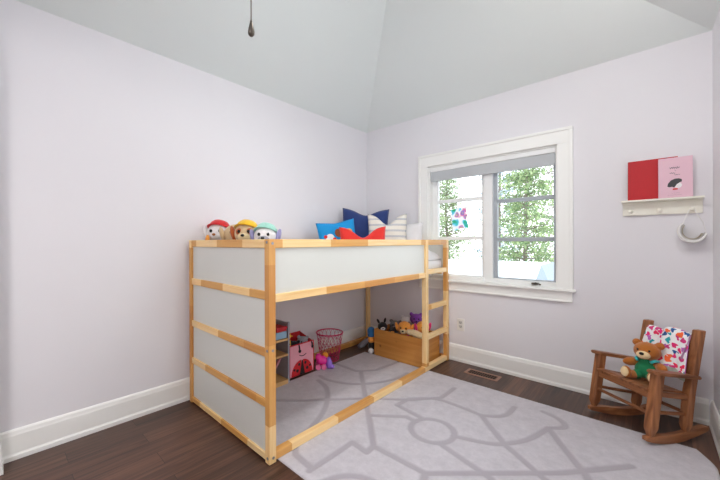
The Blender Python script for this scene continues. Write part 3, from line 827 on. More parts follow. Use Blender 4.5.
# ladybird applique: two red wing domes with black spots and a black middle
for k in (-1, 1):
    pts = [(0.008, 0.0), ] + [(0.008 + 0.108 * math.sin(a) * 1.0, 0.125 * math.cos(a)) for a in [PI / 2 * i / 10 for i in range(11)]][1:][::-1] + [(0.008, 0.125)]
    pts = [(0.010, 0.004), (0.118, 0.004)] + [(0.010 + 0.108 * math.cos(PI / 2 * i / 10), 0.004 + 0.125 * math.sin(PI / 2 * i / 10)) for i in range(1, 11)]
    b = B(); prism(b, [(k * p, z) for p, z in pts], 0, bd / 2 - 0.001, bd / 2 + 0.003); w = obj('ladybird_wing', b, REDC, lb_)
    for y_, z_, r_ in ((0.035, 0.095, 0.012), (0.055, 0.045, 0.014), (0.088, 0.06, 0.011)):
        b = B(); cyl(b, (bd / 2 + 0.002, k * y_, z_), (bd / 2 + 0.005, k * y_, z_), r_, n=16); obj('spot', b, BLK, w)
b = B(); prism(b, [(-0.03, 0.004), (0.03, 0.004), (0.004, 0.125), (-0.004, 0.125)], 0, bd / 2 + 0.001, bd / 2 + 0.0042); obj('ladybird_body', b, BLK, lb_)
b = B(); tube(b, [(bd / 2 + .002, -0.03 + 0.075 * i / 8, 0.172 - 0.012 * math.sin(PI * i / 8)) for i in range(9)], 0.003, 6); obj('smile', b, BLK, lb_)
b = B(); tube(b, [(bd / 2 + .002, -0.035, 0.262), (bd / 2 + .006, -0.032, 0.235), (bd / 2 + .006, -0.03, 0.215)], 0.006, 6); ell(b, (bd / 2 + .008, -0.03, 0.208), (0.008, 0.014, 0.014))
obj('antenna', b, BLK, lb_)
b = B(); tube(b, [(bd / 2 + .002, 0.105, 0.262), (bd / 2 + .008, 0.112, 0.25), (bd / 2 + .006, 0.115, 0.225)], 0.006, 6); ell(b, (bd / 2 + .008, 0.116, 0.218), (0.008, 0.012, 0.014)); obj('antenna', b, BLK, lb_)
gb = 'toys in the ladybird bin'
# giraffe
t = thing('plush_giraffe', 'small yellow soft toy giraffe with its head out of the ladybird bin', 'soft toy', (0.215, -1.355, 0.085), 0.4, gb)
b = B(); ell(b, (0, 0, 0.09), (0.035, 0.03, 0.09)); ell(b, (0, 0, 0.19), (0.016, 0.016, 0.06)); ell(b, (0.004, -0.018, 0.255), (0.016, 0.03, 0.018), (0.35, 0, 0))
for k in (-1, 1): ell(b, (k * 0.012, 0.005, 0.278), (0.004, 0.004, 0.014)); ell(b, (k * 0.024, 0.004, 0.262), (0.010, 0.004, 0.006))
remesh(obj('body', b, pt['yellow'], t), 0.004, 2)
b = B()
for k in range(5): ell(b, (0.012 * (-1) ** k, -0.010, 0.155 + 0.02 * k), (0.006, 0.008, 0.007))
obj('patch', b, pt['brown'], t)
plush_toy('plush_toy', 'grey soft toy lying on top in the ladybird bin', (0.190, -1.215, 0.135), 1.1, 0.20, pt['grey'], muzzle=pt['grey'], group=gb, tilt=(0.1, 0.15), legs=False)
plush_toy('plush_toy', 'dark soft toy between the yellow giraffe and the grey toy in the bin', (0.200, -1.285, 0.115), 0.8, 0.19, pt['black'], muzzle=pt['green'], group=gb, tilt=(0, 0), legs=False)

# wire basket
bs_ = thing('wire_basket', 'magenta wire mesh waste basket against the baseboard under the bed', 'basket', (0.200, -0.845, 0.0115))
MAG = simple('magenta_paint', S(196, 24, 92), 0.4, 0.05, 20)
rb, rt, hb = 0.088, 0.128, 0.262
def circ(r, z, n=36): return [(r * math.cos(2 * PI * i / n), r * math.sin(2 * PI * i / n), z) for i in range(n)]
b = B(); tube(b, circ(rt, hb), 0.0065, 8, True); obj('rim', b, MAG, bs_, True)
b = B(); tube(b, circ(rb, 0.005), 0.004, 6, True); tube(b, circ(rb * .5, 0.004), 0.002, 5, True)
for i in range(4): a = PI * i / 4; tube(b, [(rb * math.cos(a), rb * math.sin(a), 0.004), (-rb * math.cos(a), -rb * math.sin(a), 0.004)], 0.002, 5)
obj('base', b, MAG, bs_)
b = B(); nw = 18
def rad(z): return rb + (rt - rb) * z / hb
for i in range(nw):
    for sgn in (-1, 1):
        pts = []
        for j in range(13):
            z = 0.005 + (hb - 0.005) * j / 12
            a = 2 * PI * i / nw + sgn * 0.30 * math.sin(PI * j / 4.0) * (0.6)
            pts.append((rad(z) * math.cos(a), rad(z) * math.sin(a), z))
        tube(b, pts, 0.0017, 5)
for z in (0.09, 0.175): tube(b, circ(rad(z), z), 0.0016, 5, True)
obj('wire_mesh', b, MAG, bs_)

# pink ride-along toy
rt_ = thing('toy_pony_cart', 'small hot pink and lilac plastic toy with an orange top, beside the wire basket', 'toy', (0.310, -1.050, 0.0105), 0.85)
HOT = simple('hot_pink_plastic', S(240, 52, 160), 0.35, 0.03, 10); LIL = simple('lilac_plastic', S(160, 120, 226), 0.35, 0.03, 10); ORG = simple('orange_plastic', S(244, 160, 40), 0.35, 0.03, 10); PAL = simple('pale_pink_plastic', S(246, 130, 180), 0.35, 0.03, 10)
b = B(); ell(b, (0, 0, 0.066), (0.055, 0.038, 0.042)); ell(b, (-0.035, 0, 0.10), (0.03, 0.03, 0.034)); ell(b, (0.025, 0, 0.10), (0.028, 0.028, 0.03)); remesh(obj('body', b, HOT, rt_), 0.004, 3)
b = B(); ell(b, (0.026, -0.006, 0.128), (0.026, 0.024, 0.018)); ell(b, (0.036, -0.012, 0.118), (0.018, 0.02, 0.018)); obj('top', b, ORG, rt_, True)
for x, y in ((-0.038, -0.04), (0.012, -0.04), (-0.038, 0.04), (0.012, 0.04)):
    b = B(); cyl(b, (x, y - 0.010, 0.024), (x, y + 0.010, 0.024), 0.0235, n=20); obj('wheel', b, PAL, rt_)
b = B(); ell(b, (0.060, -0.014, 0.042), (0.030, 0.034, 0.042)); ell(b, (0.058, -0.014, 0.078), (0.020, 0.022, 0.026)); ell(b, (0.085, -0.02, 0.018), (0.024, 0.024, 0.018)); remesh(obj('lilac_figure', b, LIL, rt_), 0.004, 3)

# ------------------------------------------------------------------ rocking chair
Mo, Mox, Moy = M['oak'], M['oak_x'], M['oak_y']
RC = 0.62; tiltc = math.radians(7.0)
chair = thing('rocking_chair', 'small childs rocking chair of stained brown wood in the corner by the shelf', 'chair')
CH = Matrix.Translation((2.425, -0.318, 0.0)) @ Matrix.Rotation(math.radians(-42), 4, 'Z') @ Matrix.Translation((0, 0, 0.0056)) @ Matrix.Rotation(-0.030, 4, 'Y')
chair.matrix_world = CH
HX = 0.183
def sx(k, y):
    # the chair narrows towards its back
    t = max(0.0, min(1.25, (y + 0.15) / 0.21))
    return -HX + 0.055 * t if k < 0 else HX - 0.018 * t
def side(b, k, ymax=9.0):
    for v in b.verts: v.co.x += sx(k, min(v.co.y, ymax))
def across(b, ymax=9.0):
    for v in b.verts:
        y = min(v.co.y, ymax); l, r = sx(-1, y), sx(1, y)
        v.co.x = 0.5 * (l + r) + v.co.x / HX * 0.5 * (r - l)
def arcz(y): return 0.95 * (y + 0.03) ** 2
for k in (-1, 1):
    b = B(); n = 20; y0, y1 = -0.190, 0.212
    lo, hi = [], []
    for i in range(n + 1):
        y = y0 + (y1 - y0) * i / n; e = min(i, n - i) / n * 2
        lo.append((y, arcz(y) + 0.0005)); hi.append((y, arcz(y) + 0.020 + 0.026 * min(1, e * 2.0) ** 0.6))
    prism(b, lo + hi[::-1], 0, -0.015, 0.015); side(b, k)
    obj('rocker', b, Moy, chair)
def post(name, k, pts, wx, wy, taper=True):
    b = B(); rings = []
    for i, (y, z) in enumerate(pts):
        f = 0.5 if (taper and i == 0) else 1.0
        a, c = wx / 2 * f, wy / 2 * f
        rings.append([b.verts.new((px_ * a, y + py_ * c, z)) for px_, py_ in ((-1, -1), (1, -1), (1, 1), (-1, 1))])
    for A, Bv in zip(rings, rings[1:]):
        for i in range(4): b.faces.new((A[i], A[(i + 1) % 4], Bv[(i + 1) % 4], Bv[i]))
    b.faces.new(rings[0][::-1]); b.faces.new(rings[-1])
    bmesh.ops.bevel(b, geom=list(b.edges), offset=0.004, segments=1, affect='EDGES')
    x = sx(k, pts[0][0])
    for v in b.verts: v.co.x += x
    return obj(name, b, Mo, chair)
for k in (-1, 1):
    post('front_leg', k, [(-0.158, 0.046), (-0.152, 0.09), (-0.098, 0.397)], 0.043, 0.050)
    post('back_post', k, [(0.080, 0.044), (0.084, 0.09), (0.114, 0.28), (0.192, 0.626)], 0.045, 0.038)
    # armrest, rounded ends, sloping a little to the back
    b = B(); outl = []
    for (x, y) in ((-0.022, 0.166), (-0.026, -0.06), (-0.030, -0.125), (-0.018, -0.152), (0.018, -0.152), (0.034, -0.125), (0.032, -0.06), (0.026, 0.166)):
        outl.append((k * 0.004 + k * x, y))
    prism(b, outl, 2, 0.388, 0.408)
    for v in b.verts: v.co.z += -0.150 * (v.co.y + 0.098)
    bmesh.ops.bevel(b, geom=list(b.edges), offset=0.005, segments=2, affect='EDGES')
    side(b, k); obj('armrest', b, Moy, chair)
    b = B(); cyl(b, (0, -0.135, 0.178), (0, 0.092, 0.148), 0.010, n=10); side(b, k); obj('stretcher', b, Moy, chair)
    b = B(); box(b, -0.013, 0.013, -0.115, 0.105, 0.252, 0.282, 0.003)
    for v in b.verts: v.co.z += -0.17 * (v.co.y + 0.03)
    side(b, k); obj('seat_rail', b, Moy, chair)
# dished seat of boards running front to back
b = B(); nb_ = 7; wseat = 2 * HX - 0.03
for i in range(nb_):
    xa = -wseat / 2 + wseat * i / nb_ + 0.002; xb = -wseat / 2 + wseat * (i + 1) / nb_ - 0.002
    prof = [(-0.148, 0.286), (-0.150, 0.300), (-0.12, 0.304), (-0.04, 0.289), (0.03, 0.278), (0.088, 0.273), (0.088, 0.255), (-0.10, 0.276)]
    prism(b, prof, 0, xa, xb)
across(b); obj('seat', b, Moy, chair)
b = B(); box(b, -HX + 0.015, HX - 0.015, -0.138, -0.112, 0.248, 0.284, 0.004); across(b); obj('apron', b, Mox, chair)
b = B(); box(b, -HX + 0.015, HX - 0.015, 0.088, 0.106, 0.228, 0.262, 0.004); across(b); obj('apron', b, Mox, chair)
for y, z in ((-0.140, 0.165), (0.092, 0.155)):
    b = B(); cyl(b, (-HX, y, z), (HX, y, z), 0.010, n=10); across(b); obj('stretcher', b, Mox, chair)
for z0, z1 in ((0.36, 0.41), (0.435, 0.480), (0.505, 0.556)):
    y = 0.114 + (0.5 * (z0 + z1) - 0.28) * 0.2254
    b = B(); box(b, -HX + 0.015, HX - 0.015, y - 0.008, y + 0.008, z0, z1, 0.004); across(b, 0.06); obj('back_slat', b, Mox, chair)

# blanket over the chair back
def blanket_mat():
    m, nt, N, L, bs = new_mat('printed_blanket')
    uv = N.new('ShaderNodeUVMap')
    mp = N.new('ShaderNodeMapping'); mp.inputs['Scale'].default_value = (1, 1, 1)
    L.new(uv.outputs['UV'], mp.inputs['Vector'])
    nz = N.new('ShaderNodeTexNoise'); nz.inputs['Scale'].default_value = 40; nz.inputs['Detail'].default_value = 1
    L.new(mp.outputs['Vector'], nz.inputs['Vector'])
    sub = N.new('ShaderNodeVectorMath'); sub.operation = 'MULTIPLY_ADD'
    L.new(nz.outputs['Color'], sub.inputs[0]); sub.inputs[1].default_value = (0.046, 0.046, 0.0); L.new(mp.outputs['Vector'], sub.inputs[2])
    vo = N.new('ShaderNodeTexVoronoi'); vo.voronoi_dimensions = '2D'; vo.inputs['Scale'].default_value = 29; vo.inputs['Randomness'].default_value = 0.8
    L.new(sub.outputs[0], vo.inputs['Vector'])
    lt = N.new('ShaderNodeMath'); lt.operation = 'LESS_THAN'; lt.inputs[1].default_value = 0.36; L.new(vo.outputs['Distance'], lt.inputs[0])
    sp = N.new('ShaderNodeSeparateColor'); L.new(vo.outputs['Color'], sp.inputs[0])
    rp = N.new('ShaderNodeValToRGB'); rp.color_ramp.interpolation = 'CONSTANT'
    e = rp.color_ramp.elements; e[0].position = 0; e[0].color = S(236, 40, 120); e[1].position = 0.86; e[1].color = S(250, 110, 60)
    for p, c in ((0.20, S(40, 170, 180)), (0.36, S(214, 60, 130)), (0.48, S(40, 84, 150)), (0.58, S(236, 50, 96)), (0.72, S(190, 104, 186))):
        k = e.new(p); k.color = c
    L.new(sp.outputs[0], rp.inputs['Fac'])
    mx = N.new('ShaderNodeMix'); mx.data_type = 'RGBA'; L.new(lt.outputs[0], mx.inputs[0]); mx.inputs[6].default_value = S(240, 240, 242); L.new(rp.outputs['Color'], mx.inputs[7])
    L.new(mx.outputs[2], bs.inputs['Base Color']); bs.inputs['Roughness'].default_value = 0.9
    return m
bl = thing('blanket', 'white blanket printed with bright coloured shapes, draped over the rocking chair back', 'blanket')
bl.matrix_world = CH
def sheet(xa, xb, drop_front, drop_back, lift=0.0, seed=0, skew=0.0, nu=26, nv=40):
    """strip of cloth over the top of the chair back: front bottom -> top -> back bottom, with thickness"""
    bm = B(); uvl = bm.loops.layers.uv.new('UVMap')
    ztop = 0.564 + lift; R = 0.020 + lift * 0.5
    yb = lambda z: 0.114 + (z - 0.28) * 0.2254
    Ls = drop_front + PI * R + drop_back
    def P(u, s, off):
        x = xa + (xb - xa) * u
        if s < drop_front:
            z = ztop - (drop_front - s); y = yb(z) - R - off
            hang = (drop_front - s) / drop_front
            y -= 0.026 * hang + 0.012 * math.sin(7.0 * u + seed) * hang + 0.004 * math.sin(17 * u + seed * 2)
            x += skew * hang * u
            z += 0.010 * math.sin(4 * u + seed)
        elif s < drop_front + PI * R:
            a = (s - drop_front) / R
            y = yb(ztop) - (R + off) * math.cos(a); z = ztop + (R + off) * math.sin(a) + 0.010 * math.sin(4 * u + seed)
        else:
            d = s - drop_front - PI * R; z = ztop - d; y = yb(z) + R + off + 0.006 * math.sin(6 * u + seed)
        return Vector((x, y, z))
    G = [[], []]
    for j in range(nv + 1):
        for q, off in ((0, 0.0), (1, 0.006)):
            G[q].append([bm.verts.new(P(i / nu, Ls * j / nv, off)) for i in range(nu + 1)])
    def face(vs, uvs):
        f = bm.faces.new(vs); f.smooth = True
        for l, c in zip(f.loops, uvs): l[uvl].uv = c
    for j in range(nv):
        for i in range(nu):
            uvs = [(xa + (xb - xa) * (i + a) / nu + 0.37 * seed, Ls * (j + c) / nv + 0.21 * seed) for a, c in ((0, 0), (1, 0), (1, 1), (0, 1))]
            face([G[1][j][i], G[1][j][i + 1], G[1][j + 1][i + 1], G[1][j + 1][i]], uvs)
            face([G[0][j][i], G[0][j + 1][i], G[0][j + 1][i + 1], G[0][j][i + 1]], [uvs[0], uvs[3], uvs[2], uvs[1]])
    for j in range(nv):
        face([G[0][j][0], G[1][j][0], G[1][j + 1][0], G[0][j + 1][0]], [(0, 0)] * 4); face([G[0][j][nu], G[0][j + 1][nu], G[1][j + 1][nu], G[1][j][nu]], [(0, 0)] * 4)
    for i in range(nu):
        face([G[0][0][i], G[0][0][i + 1], G[1][0][i + 1], G[1][0][i]], [(0, 0)] * 4); face([G[0][nv][i], G[1][nv][i], G[1][nv][i + 1], G[0][nv][i + 1]], [(0, 0)] * 4)
    bot = [P(i / 60, 0.0, 0.003) for i in range(61)]
    return bm, bot
BM_ = blanket_mat()
bm_, bot = sheet(-0.102, 0.045, 0.185, 0.14, 0.0, 1.3)
obj('folded_end', bm_, BM_, bl, True)
bm_, bot = sheet(0.004, 0.140, 0.200, 0.15, 0.010, 0.4, skew=0.036)
obj('front_fold', bm_, BM_, bl, True)
b = B(); FRG = cloth('fringe_sage', 176, 184, 174)
rnd = random.Random(4)
for p in bot:
    tube(b, [p + Vector((0, 0, 0.012)), p + Vector((rnd.uniform(-.003, .003), -0.003, -0.008)), p + Vector((rnd.uniform(-.006, .006), -0.002, -0.026))], [0.0035, 0.003, 0.0018], 5)
obj('fringe', b, FRG, bl)
bm_, bot = sheet(0.1405, 0.1415, 0.10, 0.22, 0.0, 2.2, nu=8)
obj('lilac_edge', bm_, cloth('lilac_backing', 196, 150, 184), bl, True)

# teddy bear on the seat
bear = thing('teddy_bear', 'brown teddy bear in green overalls sitting on the small rocking chair', 'teddy bear')
bear.matrix_world = CH @ Matrix.Translation((0.008, 0.026, 0.2825)) @ Matrix.Rotation(math.radians(24), 4, 'Z') @ Matrix.Rotation(-0.12, 4, 'X')
FB = plush('bear_brown', 182, 106, 36); CR = plush('bear_cream', 240, 212, 164); GN = cloth('bear_green', 10, 122, 76); TL = cloth('bear_teal', 60, 190, 190)
b = B()
ell(b, (0, 0, 0.070), (0.056, 0.050, 0.072)); ell(b, (0, -0.010, 0.178), (0.066, 0.058, 0.056)); ell(b, (0, -0.058, 0.160), (0.034, 0.024, 0.025))
for k in (-1, 1):
    ell(b, (k * 0.055, 0.004, 0.222), (0.024, 0.014, 0.023))
    ell(b, (k * 0.072, -0.028, 0.098), (0.024, 0.045, 0.026), (0.15, 0, k * 0.7))
    ell(b, (k * 0.052, -0.070, 0.026), (0.028, 0.060, 0.027), (0, 0, k * 0.30))
    ell(b, (k * 0.064, -0.112, 0.040), (0.029, 0.018, 0.037), (0.0, 0, k * 0.3))
remesh(obj('body', b, FB, bear), 0.0045, 3)
b = B(); ell(b, (0, -0.064, 0.157), (0.034, 0.026, 0.025)); obj('muzzle', b, CR, bear, True)
b = B(); ell(b, (0, -0.089, 0.166), (0.012, 0.008, 0.009)); obj('nose', b, EYE, bear, True)
for k in (-1, 1):
    b = B(); ell(b, (k * 0.028, -0.0635, 0.186), (0.0055, 0.005, 0.0065)); obj('eye', b, EYE, bear, True)
    b = B(); ell(b, (k * 0.067, -0.1265, 0.041), (0.023, 0.009, 0.030), (0.0, 0, k * 0.3)); obj('foot_pad', b, CR, bear, True)
    b = B(); ell(b, (k * 0.055, 0.001, 0.222), (0.014, 0.0145, 0.013)); ell(b, (k * 0.055, -0.009, 0.222), (0.014, 0.006, 0.013)); obj('inner_ear', b, FB, bear, True)
b = B(); ell(b, (0, -0.004, 0.066), (0.0600, 0.0545, 0.060))
for k in (-1, 1): ell(b, (k * 0.036, -0.045, 0.030), (0.028, 0.034, 0.028), (0, 0, k * 0.3))
ell(b, (0, -0.034, 0.108), (0.034, 0.020, 0.028))
ov = remesh(obj('overalls', b, GN, bear), 0.0045, 2)
for k in (-1, 1):
    b = B(); tube(b, [(k * 0.030, -0.052, 0.118), (k * 0.042, -0.040, 0.128), (k * 0.046, -0.015, 0.130), (k * 0.042, 0.02, 0.124)], 0.008, 8); obj('strap', b, TL, bear, True)

# ------------------------------------------------------------------ shelf with books and hanging cap
CRM = simple('cream_paint', S(240, 238, 226), 0.5, 0.02, 8)
sh = thing('peg_shelf', 'narrow cream wall shelf with three pegs, on the wall right of the window', 'shelf', (2.5065, 0, 1.332))
b = B(); box(b, -0.19, 0.19, -0.014, 0, 0, 0.092, 0.002); obj('back_board', b, CRM, sh)
b = B(); box(b, -0.196, 0.194, -0.072, 0, 0.090, 0.103, 0.003); box(b, -0.192, 0.190, -0.024, 0, 0.080, 0.090, 0.002); obj('ledge', b, CRM, sh)
for x in (-0.146, -0.004, 0.142):
    b = B(); cyl(b, (x, -0.013, 0.024), (x, -0.034, 0.026), 0.007, 0.006, 12); ell(b, (x, -0.040, 0.027), (0.013, 0.010, 0.013)); obj('peg', b, CRM, sh, True)

def book(name, label, x0, x1, z0, h, t, cover, lean, ybase, page, spine_side=1):
    tt = thing(name, label, 'book', ((x0 + x1) / 2, ybase, z0)); tt.rotation_euler = (-lean, 0, 0)
    w = x1 - x0
    b = B(); box(b, -w / 2, w / 2, -t, -t + 0.0025, 0, h, 0.0008); box(b, -w / 2, w / 2, -0.0025, 0, 0, h, 0.0008); box(b, -w / 2, -w / 2 + 0.0025, -t, 0, 0, h, 0.0008) if spine_side < 0 else box(b, w / 2 - 0.0025, w / 2, -t, 0, 0, h, 0.0008)
    obj('cover', b, cover, tt)
    b = B(); box(b, -w / 2 + 0.004, w / 2 - 0.004, -t + 0.0026, -0.0026, 0.003, h - 0.003); obj('pages', b, page, tt)
    return tt
PAGE = simple('page_paper', S(236, 230, 218), 0.8, 0.03, 200)
RB = simple('book_red_cloth', S(186, 8, 24), 0.6, 0.08, 120, bump=0.1, bscale=600)
PB = simple('book_pink_cover', S(226, 186, 200), 0.45, 0.02, 20)
zs = 1.332 + 0.1035
rbk = book('book', 'plain red cloth book leaning on the wall shelf, half behind the pink book', 2.345, 2.588, zs, 0.272, 0.014, RB, 0.10, -0.034, PAGE, -1)
b = B(); box(b, 0.058, 0.072, -0.0148, -0.0138, 0.001, 0.271); obj('hinge_groove', b, simple('book_red_dark', S(150, 10, 26), 0.6), rbk)
pbk = book('book', 'pale pink book showing a dark haired girl, on the wall shelf', 2.496, 2.652, zs, 0.262, 0.012, PB, 0.07, -0.049, PAGE, -1)
# cover drawing: bob of dark hair, pale face, red collar; small handwritten lines
def flat(pts, y0, y1, mat, name):
    b = B(); prism(b, pts, 1, y0, y1); return obj(name, b, mat, pbk)
INK = simple('cover_ink', S(58, 60, 62), 0.6); FACE = simple('cover_face', S(240, 236, 236), 0.6); COL = simple('cover_red', S(206, 40, 36), 0.6); INK2 = simple('cover_ink_mauve', S(120, 92, 110), 0.6)
def oval(cx, cz, rx, rz, a0=0, a1=2 * PI, n=28): return [(cx + rx * math.cos(a0 + (a1 - a0) * i / n), cz + rz * math.sin(a0 + (a1 - a0) * i / n)) for i in range(n + (0 if abs(a1 - a0 - 2 * PI) < 1e-6 else 1))]
yf = -0.0120
flat([(-0.033, 0.092), (-0.036, 0.074), (-0.027, 0.068), (-0.014, 0.070), (-0.004, 0.064), (0.008, 0.086), (0.024, 0.098), (0.030, 0.100), (0.030, 0.114), (0.018, 0.122), (0.0, 0.122), (-0.020, 0.112)], yf - 0.0006, yf, INK, 'hair_drawing')
flat(oval(0.012, 0.078, 0.018, 0.019), yf - 0.0004, yf, FACE, 'face_drawing')
flat([(-0.012, 0.048), (0.012, 0.050), (0.010, 0.060), (-0.010, 0.059)], yf - 0.0005, yf, COL, 'collar_drawing')
def script_line(x0, x1, z, amp, r, seed):
    rn = random.Random(seed); n = int((x1 - x0) / 0.0016); pts = []
    for i in range(n + 1):
        pts.append((x0 + (x1 - x0) * i / n, yf - 0.0003, z + amp * math.sin(i * 1.15 + rn.random()) * (0.7 + 0.6 * rn.random())))
    return pts
b = B()
for a in ((-0.026, 0.020, 0.194, 0.0060, 0.0011, 1), (-0.003, 0.004, 0.176, 0.005, 0.0009, 2), (-0.026, 0.000, 0.160, 0.0034, 0.0009, 3), (-0.004, 0.022, 0.148, 0.0030, 0.0008, 4)):
    tube(b, script_line(*a[:4], a[4], a[5]), a[4], 4)
obj('lettering', b, INK, pbk)
b = B(); tube(b, script_line(-0.016, 0.018, 0.028, 0.0010, 0.0004, 6), 0.0004, 4); tube(b, script_line(-0.036, 0.030, 0.016, 0.0010, 0.0004, 7), 0.0004, 4); obj('small_lettering', b, INK2, pbk)

# white cap hanging from the last peg by its strings
hp = thing('baby_bonnet', 'small white bonnet hanging by thin strings from the last peg of the wall shelf', 'bonnet', (2.648, -0.042, 1.218))
WK = cloth('bonnet_white', 234, 232, 230); LN = cloth('bonnet_lining', 214, 206, 188)
def halfbowl(r, off, a0, a1):
    b = B(); n, m = 20, 10; rings = []
    for i in range(n + 1):
        a = a0 + (a1 - a0) * i / n; row = []
        for j in range(m + 1):
            p = -1.0 + 2.0 * j / m
            rr = r * (1 - 0.22 * abs(p) ** 2) - off
            row.append(b.verts.new((rr * math.cos(a) * 1.0, p * 0.032 * (1 - off * 6), rr * math.sin(a) * 1.15)))
        rings.append(row)
    for A, Bv in zip(rings, rings[1:]):
        for j in range(m): b.faces.new((A[j], A[j + 1], Bv[j + 1], Bv[j]))
    rr_ = bmesh.ops.solidify(b, geom=list(b.faces), thickness=0.004)
    return b
A0, A1 = math.radians(135), math.radians(345)
b = halfbowl(0.060, 0.0, A0, A1); obj('shell', b, WK, hp, True)
b = halfbowl(0.054, 0.0, A0 + .05, A1 - .05); obj('lining', b, LN, hp, True)
b = B(); tube(b, [(0.060 * math.cos(A0 + (A1 - A0) * i / 28), -0.030, 0.069 * math.sin(A0 + (A1 - A0) * i / 28)) for i in range(29)], [0.005 + 0.005 * math.sin(PI * i / 28) for i in range(29)], 8); obj('trim_edge', b, WK, hp, True)
b = B(); tube(b, [(-0.040, -0.028, 0.050), (-0.025, -0.012, 0.10), (-0.006, 0.002, 0.150)], 0.0018, 6); tube(b, [(0.057, -0.025, -0.015), (0.048, -0.015, 0.05), (0.018, -0.004, 0.11), (0.008, 0.002, 0.150)], 0.0018, 6); tube(b, [(-0.006, 0.002, 0.150), (0, 0.003, 0.156), (0.008, 0.002, 0.150)], 0.0018, 6); obj('string', b, WK, hp)

# ------------------------------------------------------------------ outlet and floor vent
ot = thing('wall_outlet', 'white double wall outlet on the window wall beside the bed', 'outlet', (1.143, 0, 0.297))
b = B(); box(b, -0.036, 0.036, -0.006, 0, 0, 0.117, 0.003); obj('plate', b, M['plate'], ot)
for z in (0.030, 0.068):
    b = B(); box(b, -0.017, 0.017, -0.009, -0.005, z - 0.002, z + 0.026, 0.004); r_ = obj('socket', b, simple('socket_plastic', S(205, 203, 198), 0.4, 0.01, 5), ot)
    b = B()
    for x in (-0.007, 0.007): box(b, x - 0.0015, x + 0.0015, -0.0098, -0.0085, z + 0.010, z + 0.019)
    cyl(b, (0, -0.0085, z + 0.005), (0, -0.0098, z + 0.005), 0.003, n=10); obj('slot', b, M['slot'], r_)
vt = thing('floor_vent', 'brown metal floor vent between the rug and the window wall', 'vent', (1.408, -0.185, 0))
b = B(); vx, vy = 0.138, 0.062
box(b, -vx, vx, -vy, -vy + 0.020, 0, 0.005, 0.001); box(b, -vx, vx, vy - 0.020, vy, 0, 0.005, 0.001); box(b, -vx, -vx + 0.022, -vy + .02, vy - .02, 0, 0.005, 0.001); box(b, vx - 0.022, vx, -vy + .02, vy - .02, 0, 0.005, 0.001)
obj('frame', b, M['bronze'], vt)
b = B(); box(b, -vx + .02, vx - .02, -vy + .018, vy - .018, 0.0, 0.0012); obj('hollow', b, M['ventdark'], vt)
b = B()
for i in range(12): x = -vx + 0.03 + i * 0.0195; box(b, x, x + 0.005, -vy + .019, vy - .019, 0.001, 0.0036)
box(b, -vx + .02, vx - .02, -0.003, 0.003, 0.001, 0.0045)
obj('grille', b, simple('grille_dark_bronze', S(96, 70, 58), 0.5, 0.08, 60, metal=0.3), vt)

# ------------------------------------------------------------------ ceiling fan (above the frame; its pull chain hangs into view)
fx, fy = 1.3755, -2.438
fan = thing('ceiling_fan', 'ceiling fan whose thin pull chain with a dark drop hangs into view', 'fan', (fx, fy, zr))
b = B(); lathe(b, [(0.075, 0.03), (0.075, -0.02), (0.05, -0.06), (0.02, -0.08)], 24); cyl(b, (0, 0, -0.06), (0, 0, -0.40), 0.012); obj('down_rod', b, M['fan'], fan, True)
b = B(); lathe(b, [(0.03, -0.38), (0.10, -0.41), (0.125, -0.45), (0.125, -0.51), (0.08, -0.55), (0.05, -0.56)], 28); obj('motor', b, M['fan'], fan, True)
for i in range(4):
    a = PI / 4 + i * PI / 2 + 0.3
    b = B(); box(b, 0.13, 0.56, -0.06, 0.06, -0.486, -0.478, 0.003, Matrix.Rotation(a, 4, 'Z')); obj('blade', b, M['fan'], fan)
mg = simple('frosted_globe', S(232, 232, 228), 0.4, 0.01, 5)
b = B(); lathe(b, [(0.05, -0.56), (0.10, -0.59), (0.115, -0.63), (0.09, -0.68), (0.04, -0.70), (0.001, -0.703)], 28); obj('lamp_globe', b, mg, fan, True)
zc = 1.935 - zr
b = B(); tube(b, [(0, 0, zc + 0.06), (0, 0, -0.69)], 0.0030, 8); obj('pull_chain', b, M['chain'], fan, True)
b = B(); lathe(b, [(0.0035, 0.062), (0.005, 0.054), (0.0105, 0.030), (0.0125, 0.017), (0.0115, 0.008), (0.007, 0.002), (0.001, 0.0)], 20, (0, 0, zc)); obj('chain_pull', b, M['metal_dark'], fan, True)

# ------------------------------------------------------------------ outdoors
GRASS = simple('snowy_ground', S(226, 230, 232), 0.9, 0.1, 2)
b = B(); box(b, -45, 45, -45, 60, -3.6, -3.4); o = struct('ground', b, GRASS)
def leaf_mat(name, c1, c2):
    m, nt, N, L, bs = new_mat(name)
    gi = N.new('ShaderNodeNewGeometry'); rp = N.new('ShaderNodeValToRGB')
    rp.color_ramp.elements[0].color = c1; rp.color_ramp.elements[1].color = c2
    L.new(gi.outputs['Random Per Island'], rp.inputs['Fac']); L.new(rp.outputs['Color'], bs.inputs['Base Color'])
    bs.inputs['Roughness'].default_value = 0.7
    out = N['Material Output']; tr = N.new('ShaderNodeBsdfTranslucent'); L.new(rp.outputs['Color'], tr.inputs['Color'])
    mx = N.new('ShaderNodeMixShader'); mx.inputs[0].default_value = 0.45
    L.new(bs.outputs[0], mx.inputs[1]); L.new(tr.outputs[0], mx.inputs[2]); L.new(mx.outputs[0], out.inputs['Surface'])
    return m
LF = [leaf_mat('needles_green', S(104, 132, 94), S(186, 202, 150)), leaf_mat('needles_blue', S(136, 158, 168), S(196, 208, 212)), leaf_mat('twigs_brown', S(150, 142, 134), S(196, 192, 188))]
BARK = simple('bark', S(128, 116, 106), 0.9, 0.2, 8)
